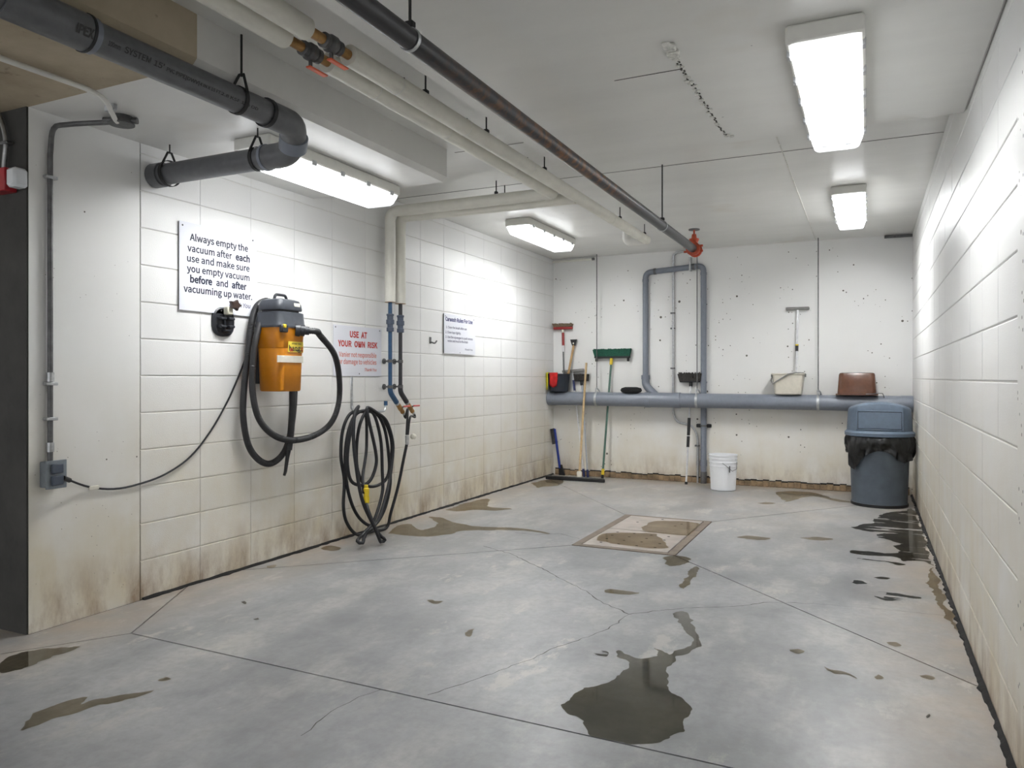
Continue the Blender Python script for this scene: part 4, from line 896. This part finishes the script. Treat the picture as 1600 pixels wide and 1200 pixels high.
# ================================================================== THINGS ON THE FLOOR AT THE BACK
wb = pail('bucket', 'white plastic pail with wire handle on the floor below the pipe', 'bucket', (-1.425, 8.37, .001), .131, .148, .385, 'bucket_white', 36, .006, .004, (.265, .305, .345))
e0 = Vector((-1.425 + .05, 8.37 - .142, .30)); wh = MB().tube([(-1.425 + .150, 8.37 - .03, .31), (-1.425 + .152, 8.37 - .07, .24), (-1.425 + .115, 8.37 - .120, .22), (-1.425 + .07, 8.37 - .142, .265), (-1.425 + .018, 8.37 - .151, .305)], .0028, 6).build('wire_handle', 'dull_steel', wb)
MB().rbox((-1.425 + .083, 8.37 - .135, .205), (-1.425 + .095, 8.37 - .118, .275), .003).build('grip', 'dull_steel', wh)
# bin
BXc, BYc = .098, 8.03
bn = thing('trash_bin', 'round grey trash bin with dome lid and black bag folded over its rim', 'trash bin', (BXc, BYc, 0))
MB().lathe([(0, .001), (.232, .001), (.245, .010), (.247, .03), (.243, .032), (.262, .60), (.272, .62), (.276, .66), (.27, .662), (.255, .62), (.238, .04), (0, .03)], (BXc, BYc, 0), (0, 0, 1), 48, False).build('drum', 'bin_grey', bn)
MB().lathe([(.246, .001), (.251, .004), (.251, .028), (.246, .03)], (BXc, BYc, 0), (0, 0, 1), 40, False).build('base_ring', 'plastic_black', bn)
# bag skirt
n = 96; rings = []
def hem(a):      # hanging depth by angle; a = -90 deg faces the camera
    d = math.degrees(a) % 360
    v = .19 + .03 * math.sin(3 * a + 1)
    for c0_, wd, dep in ((218, 15, .15), (265, 26, -.075), (318, 20, .085), (300, 10, .02)):
        v += dep * math.exp(-((d - c0_) / wd) ** 2)
    return v
for k in range(13):
    s_ = k / 12; row = []
    for i in range(n):
        a = 2 * math.pi * i / n
        fold = .014 * math.sin(a * 17 + 3 * s_) + .010 * math.sin(a * 29 - 5 * s_) + .008 * math.sin(a * 8 + 4 * s_)
        r_ = .285 + .028 * math.sin(min(1, s_ * 1.5) * math.pi * .8) - .016 * s_ + fold * (.35 + s_ * .7) * (1 if k else 0)
        # stay just outside the drum wall
        z = .672 - hem(a) * s_; r_ = max(r_, .243 + .033 * z + .008); row.append((BXc + min(r_, .312) * math.cos(a), BYc + min(r_, .312) * math.sin(a), z))
    rings.append(row)
MB().loft(rings, False).build('bag', 'bag_black', bn, 50)
# lid: flanged rim, dome with curved top
ZL = .665
lid = MB().lathe([(.30, ZL), (.306, ZL + .004), (.306, ZL + .034), (.298, ZL + .040), (.292, ZL + .046), (.285, ZL + .052), (.27, ZL + .055), (.27, ZL + .05)], (BXc, BYc, 0), (0, 0, 1), 56, False).build('lid_rim', 'bin_lid', bn)
rings = []; ns = 40
for z, k in ((ZL + .05, 1), (ZL + .225, .965), (ZL + .245, .955), (ZL + .255, .93), (ZL + .262, .85), (ZL + .266, .5), (ZL + .268, .05)):
    row = []
    for i in range(ns):
        a = 2 * math.pi * i / ns; c, s_ = math.cos(a), math.sin(a); x = .286 * k * c; y = .286 * k * s_
        y = max(y, -.206 * k) if s_ < 0 else min(y, .206 * k)      # flat faces front and back for the doors
        up = .062 * (1 - (x / .286) ** 2) * max(0, (z - ZL - .19) / .078) if z > ZL + .19 else 0
        row.append((BXc + x, BYc + y, z + up))
    rings.append(row)
MB().loft(rings).build('dome', 'bin_lid', bn, 32)
yf = BYc - .205
fr_ = MB()
for a, b in (((-.200, ZL + .058), (-.186, ZL + .245)), ((.186, ZL + .058), (.200, ZL + .245)), ((-.186, ZL + .058), (.186, ZL + .070)), ((-.186, ZL + .234), (.186, ZL + .245))): fr_.rbox((BXc + a[0], yf - .010, a[1]), (BXc + b[0], yf + .010, b[1]), .003)
fr_.build('door_frame', 'bin_lid', bn)
MB().box((BXc - .186, yf - .004, ZL + .070), (BXc + .186, yf + .004, ZL + .234)).build('door_gap', 'plastic_black', bn, 0)
MB().rbox((BXc - .182, yf - .010, ZL + .075), (BXc + .182, yf - .0045, ZL + .229), .002).build('door', 'bin_lid', bn)

# ================================================================== LONG-HANDLED TOOLS
def pole(t_, a, b, r, mat, name='pole', n=12): return MB().tube([a, b], r, n).build(name, mat, t_)
def tuft(mb, x0, x1, y0, y1, z0, z1, flare, n, jit=.006):
    for i in range(n):
        x = x0 + (x1 - x0) * (i + .5) / n
        for y in (y0, (y0 + y1) / 2, y1):
            dx = ((x - x0) / (x1 - x0) - .5) * 2 * flare + random.uniform(-jit, jit); dy = ((y - y0) / (y1 - y0) - .5) * flare; w_ = (x1 - x0) / n * .62
            q = [(x - w_, y - w_, z0), (x + w_, y - w_, z0), (x + w_, y + w_, z0), (x - w_, y + w_, z0)]; h = z1 + random.uniform(-jit, jit)
            mb.loft([q, [(px + dx, min(py + dy, YB - .003), h) for px, py, _ in q]])
# green push broom
t_ = thing('push_broom', 'green push broom leaning head up, yellow collar and green pole', 'broom', tuple(on(941, 749, 'Z', 0)))
f0 = on(941, 749, 'Z', .0); hd = on(955.5, 559, 'Y', 8.765); f0.z = .001
pole(t_, f0 + Vector((0, 0, .0)), hd, .0125, 'pole_green'); dv = (hd - f0).normalized()
pole(t_, f0, f0 + dv * .055, .0165, 'plastic_black', 'tip'); pole(t_, f0 + dv * .055, f0 + dv * .125, .0185, 'yellow', 'collar'); pole(t_, hd - dv * .085, hd, .019, 'yellow', 'collar')
xa_, xb_ = on(929, 560, 'Y', 8.76).x, on(984, 560, 'Y', 8.76).x; zh = hd.z
MB().rbox((xa_, 8.74, zh - .005), (xb_, 8.795, zh + .022), .006).build('head', 'plastic_black', t_)
mb = MB(); tuft(mb, xa_ + .005, xb_ - .005, 8.748, 8.788, zh + .018, zh + .105, .02, 40); mb.build('bristles', 'bristle_green', t_, 0, kind='stuff')
for x in (xa_ + .022, xb_ - .022): MB().rbox((x - .012, 8.748, zh - .045), (x + .012, 8.785, zh - .003), .006).build('bracket', 'plastic_black', t_)
# black wash brush near vent pipe
t_ = thing('wash_brush', 'grey-black wash brush on a white pole with two black foam grips', 'brush', tuple(on(1072, 757, 'Z', 0)))
f0 = on(1072, 757, 'Z', 0); f0.z = .001; hd = on(1079.5, 597, 'Y', 8.78); dv = (hd - f0).normalized()
k_ = (8.768 - hd.y); pole(t_, f0, hd, .0105, 'pole_white'); pole(t_, f0, f0 + dv * .03, .0165, 'plastic_black', 'tip')
L_ = (hd - f0).length
for a, b in ((.36, .465), (.475, .645)): pole(t_, f0 + dv * L_ * a, f0 + dv * L_ * b, .0175, 'plastic_black', 'grip')
pole(t_, hd - dv * .05, hd, .020, 'plastic_black', 'socket')
xa_, xb_ = on(1061, 590, 'Y', 8.78).x, on(1096, 590, 'Y', 8.78).x
MB().rbox((xa_ + .01, 8.745, hd.z - .003), (xb_ - .01, 8.80, hd.z + .028), .008).build('head', 'plastic_black', t_)
mb = MB(); tuft(mb, xa_ + .01, xb_ - .01, 8.750, 8.79, hd.z + .015, hd.z + .105, .012, 26, .010); mb.build('bristles', 'bristle_grey', t_, 0, kind='stuff')
# red brush standing in the navy bucket
t_ = thing('wash_brush', 'worn brown brush with dark red head and red grip standing in the navy bucket', 'brush', (-3.43, YP + .02, ZT + .014))
f0 = Vector((-3.40, YP + .02, ZT + .0135)); hd = on(879.5, 516, 'Y', 8.775); dv = (hd - f0).normalized(); L_ = (hd - f0).length
pole(t_, f0, hd, .010, 'dull_steel'); pole(t_, f0 + dv * L_ * .64, f0 + dv * L_ * .75, .011, 'pole_white', 'ferrule'); pole(t_, f0 + dv * L_ * .745, f0 + dv * L_ * .955, .0165, 'plastic_red', 'grip'); pole(t_, hd - dv * .03, hd + dv * .01, .017, 'label_cream', 'socket')
xa_, xb_ = on(865, 512, 'Y', 8.775).x, on(894.5, 511, 'Y', 8.775).x
xa_ = max(xa_, XL + .02)
MB().rbox((xa_, 8.75, hd.z + .008), (xb_, 8.80, hd.z + .045), .008).build('head', 'plastic_red', t_)
mb = MB(); tuft(mb, xa_ + .008, xb_ - .008, 8.755, 8.795, hd.z + .042, hd.z + .078, .012, 20, .012); mb.build('bristles', 'bristle_brown', t_, 0, kind='stuff')
# wooden D-handle tool standing in the navy bucket
t_ = thing('hand_shovel', 'wooden shaft with black grip handle standing in the navy bucket', 'tool handle', (-3.36, YP + .0, ZT + .014))
f0 = Vector((-3.372, YP - .02, ZT + .0135)); hd = on(896.5, 539, 'Y', 8.76); dv = (hd - f0).normalized()
pole(t_, f0, hd, .0145, 'wood')
mb = MB(); pr_ = [(-.018, -.01), (.018, -.01), (.038, .05), (.042, .068), (-.042, .068), (-.038, .05)]
mb.add([(hd.x + x, hd.y - .014, hd.z + z) for x, z in pr_] + [(hd.x + x, hd.y + .014, hd.z + z) for x, z in pr_], [tuple(range(6)), tuple(range(11, 5, -1))] + [(i, (i + 1) % 6, 6 + (i + 1) % 6, 6 + i) for i in range(6)]).build('grip', 'plastic_black', t_)
MB().lathe([(.010, 0), (.009, .004)], (hd.x, hd.y - .014, hd.z + .02), (0, -1, 0), 10).build('rivet', 'label_cream', t_)
# grey-headed squeegee on a white pole with blue grip
t_ = thing('window_squeegee', 'grey-bladed squeegee on a thin white pole with blue grips leaning behind the pipe', 'squeegee', tuple(on(914, 744, 'Z', 0)))
f0 = on(914, 745, 'Z', 0); f0.z = .001; f0.y = min(f0.y, 8.70); hd = on(894.5, 581, 'Y', 8.775); hd.y = 8.775; dv = (hd - f0).normalized(); L_ = (hd - f0).length
pole(t_, f0, hd, .009, 'pole_white'); pole(t_, f0, f0 + dv * .10, .0145, 'plastic_navy', 'grip'); pole(t_, f0 + dv * L_ * .82, f0 + dv * L_ * .92, .0135, 'plastic_navy', 'grip')
xa_, xb_ = on(879, 580, 'Y', 8.76).x, on(911, 578, 'Y', 8.76).x
MB().add([(xa_, 8.745, hd.z - .01), (xb_, 8.745, hd.z + .012), (xb_, 8.745, hd.z + .040), (xa_, 8.745, hd.z + .018), (xa_, 8.805, hd.z - .01), (xb_, 8.805, hd.z + .012), (xb_, 8.805, hd.z + .040), (xa_, 8.805, hd.z + .018)], [(0,1,2,3),(7,6,5,4),(0,4,5,1),(1,5,6,2),(2,6,7,3),(3,7,4,0)]).build('blade', 'squeegee_grey', t_, 0)
# dark brush on silver pole
t_ = thing('wash_brush', 'dark brush on a silver pole with navy foot leaning beside the wooden handle', 'brush', tuple(on(918, 747, 'Z', 0)))
f0 = on(918.5, 747, 'Z', 0); f0.z = .001; hd = on(909, 597, 'Y', 8.775); dv = (hd - f0).normalized()
pole(t_, f0, hd, .0085, 'pole_silver'); pole(t_, f0, f0 + dv * .10, .0145, 'plastic_navy', 'grip'); pole(t_, hd - dv * .04, hd + dv * .02, .019, 'plastic_black', 'socket')
xa_, xb_ = on(898, 590, 'Y', 8.775).x, on(919.5, 590, 'Y', 8.775).x
MB().rbox((xa_, 8.75, hd.z + .012), (xb_, 8.80, hd.z + .03), .006).build('head', 'plastic_black', t_)
mb = MB(); tuft(mb, xa_ + .005, xb_ - .005, 8.755, 8.79, hd.z + .025, hd.z + .095, .012, 16, .008); mb.build('bristles', 'bristle_grey', t_, 0, kind='stuff')
# floor squeegee with bare wooden handle in front of the pipe
a, b = on(853, 747, 'Z', .012), on(945.5, 752.5, 'Z', .012)
t_ = thing('floor_squeegee', 'wide black floor squeegee with a bare wooden handle leaning on the grey pipe', 'squeegee', ((a.x + b.x) / 2, a.y, 0))
a.x = max(a.x, XL + .03)
MB().rbox((a.x, a.y - .016, .001), (b.x, a.y + .016, .040), .006).build('blade', 'plastic_black', t_)
MB().rbox((a.x + .01, a.y - .006, .040), (b.x - .01, a.y + .014, .048), .002).build('channel', 'dull_steel', t_)
f0 = Vector((on(905, 743, 'Y', a.y + .02).x, a.y + .02, .05)); mid = on(912.5, 625, 'Y', YP - RP - .016); dv = (mid - f0).normalized(); top_ = f0 + dv * ((on(917, 567, 'Y', YP - RP + .06).z - f0.z) / dv.z)
pole(t_, f0, top_, .0135, 'wood_pale', 'handle'); MB().rbox((f0.x - .028, f0.y - .02, .030), (f0.x + .03, f0.y + .022, .115), .010).build('bracket', 'label_cream', t_)
# snow brush in the corner
f0 = on(878, 742, 'Z', .0); f0.y = min(f0.y, 8.74); f0.z = .002; hd = on(866.5, 670, 'Y', 8.70); hd.x = max(hd.x, XL + .035)
t_ = thing('snow_brush', 'blue snow brush with black bristles and ice scraper leaning in the corner', 'brush', tuple(f0)); dv = (hd - f0).normalized()
pole(t_, f0 + dv * .09, hd, .0155, 'pole_blue', 'handle')
MB().add([(f0.x - .022, f0.y - .012, f0.z), (f0.x + .055, f0.y - .012, f0.z), (f0.x + .012, f0.y - .018, f0.z + .13), (f0.x - .024, f0.y - .018, f0.z + .13), (f0.x - .022, f0.y + .012, f0.z), (f0.x + .055, f0.y + .012, f0.z), (f0.x + .012, f0.y + .018, f0.z + .13), (f0.x - .024, f0.y + .018, f0.z + .13)],
         [(0,1,2,3),(7,6,5,4),(0,4,5,1),(1,5,6,2),(2,6,7,3),(3,7,4,0)]).build('scraper', 'plastic_black', t_, 0)
h0, h1 = hd - dv * .18, hd; mb = MB()
for i in range(12):
    c = h0.lerp(h1, i / 11)
    for j in (-1, 0, 1): mb.loft([[(c.x - .008, c.y + j * .012 - .006, c.z - .007), (c.x - .008, c.y + j * .012 + .006, c.z - .007), (c.x - .008, c.y + j * .012 + .006, c.z + .007), (c.x - .008, c.y + j * .012 - .006, c.z + .007)],
                                  [(max(c.x - .05, XL + .003), c.y + j * .015 - .007, c.z - .008 - .01), (max(c.x - .05, XL + .003), c.y + j * .015 + .007, c.z - .008 - .01), (max(c.x - .05, XL + .003), c.y + j * .015 + .007, c.z - .003), (max(c.x - .05, XL + .003), c.y + j * .015 - .007, c.z - .003)]])
mb.build('bristles', 'bristle_black', t_, 0, kind='stuff')
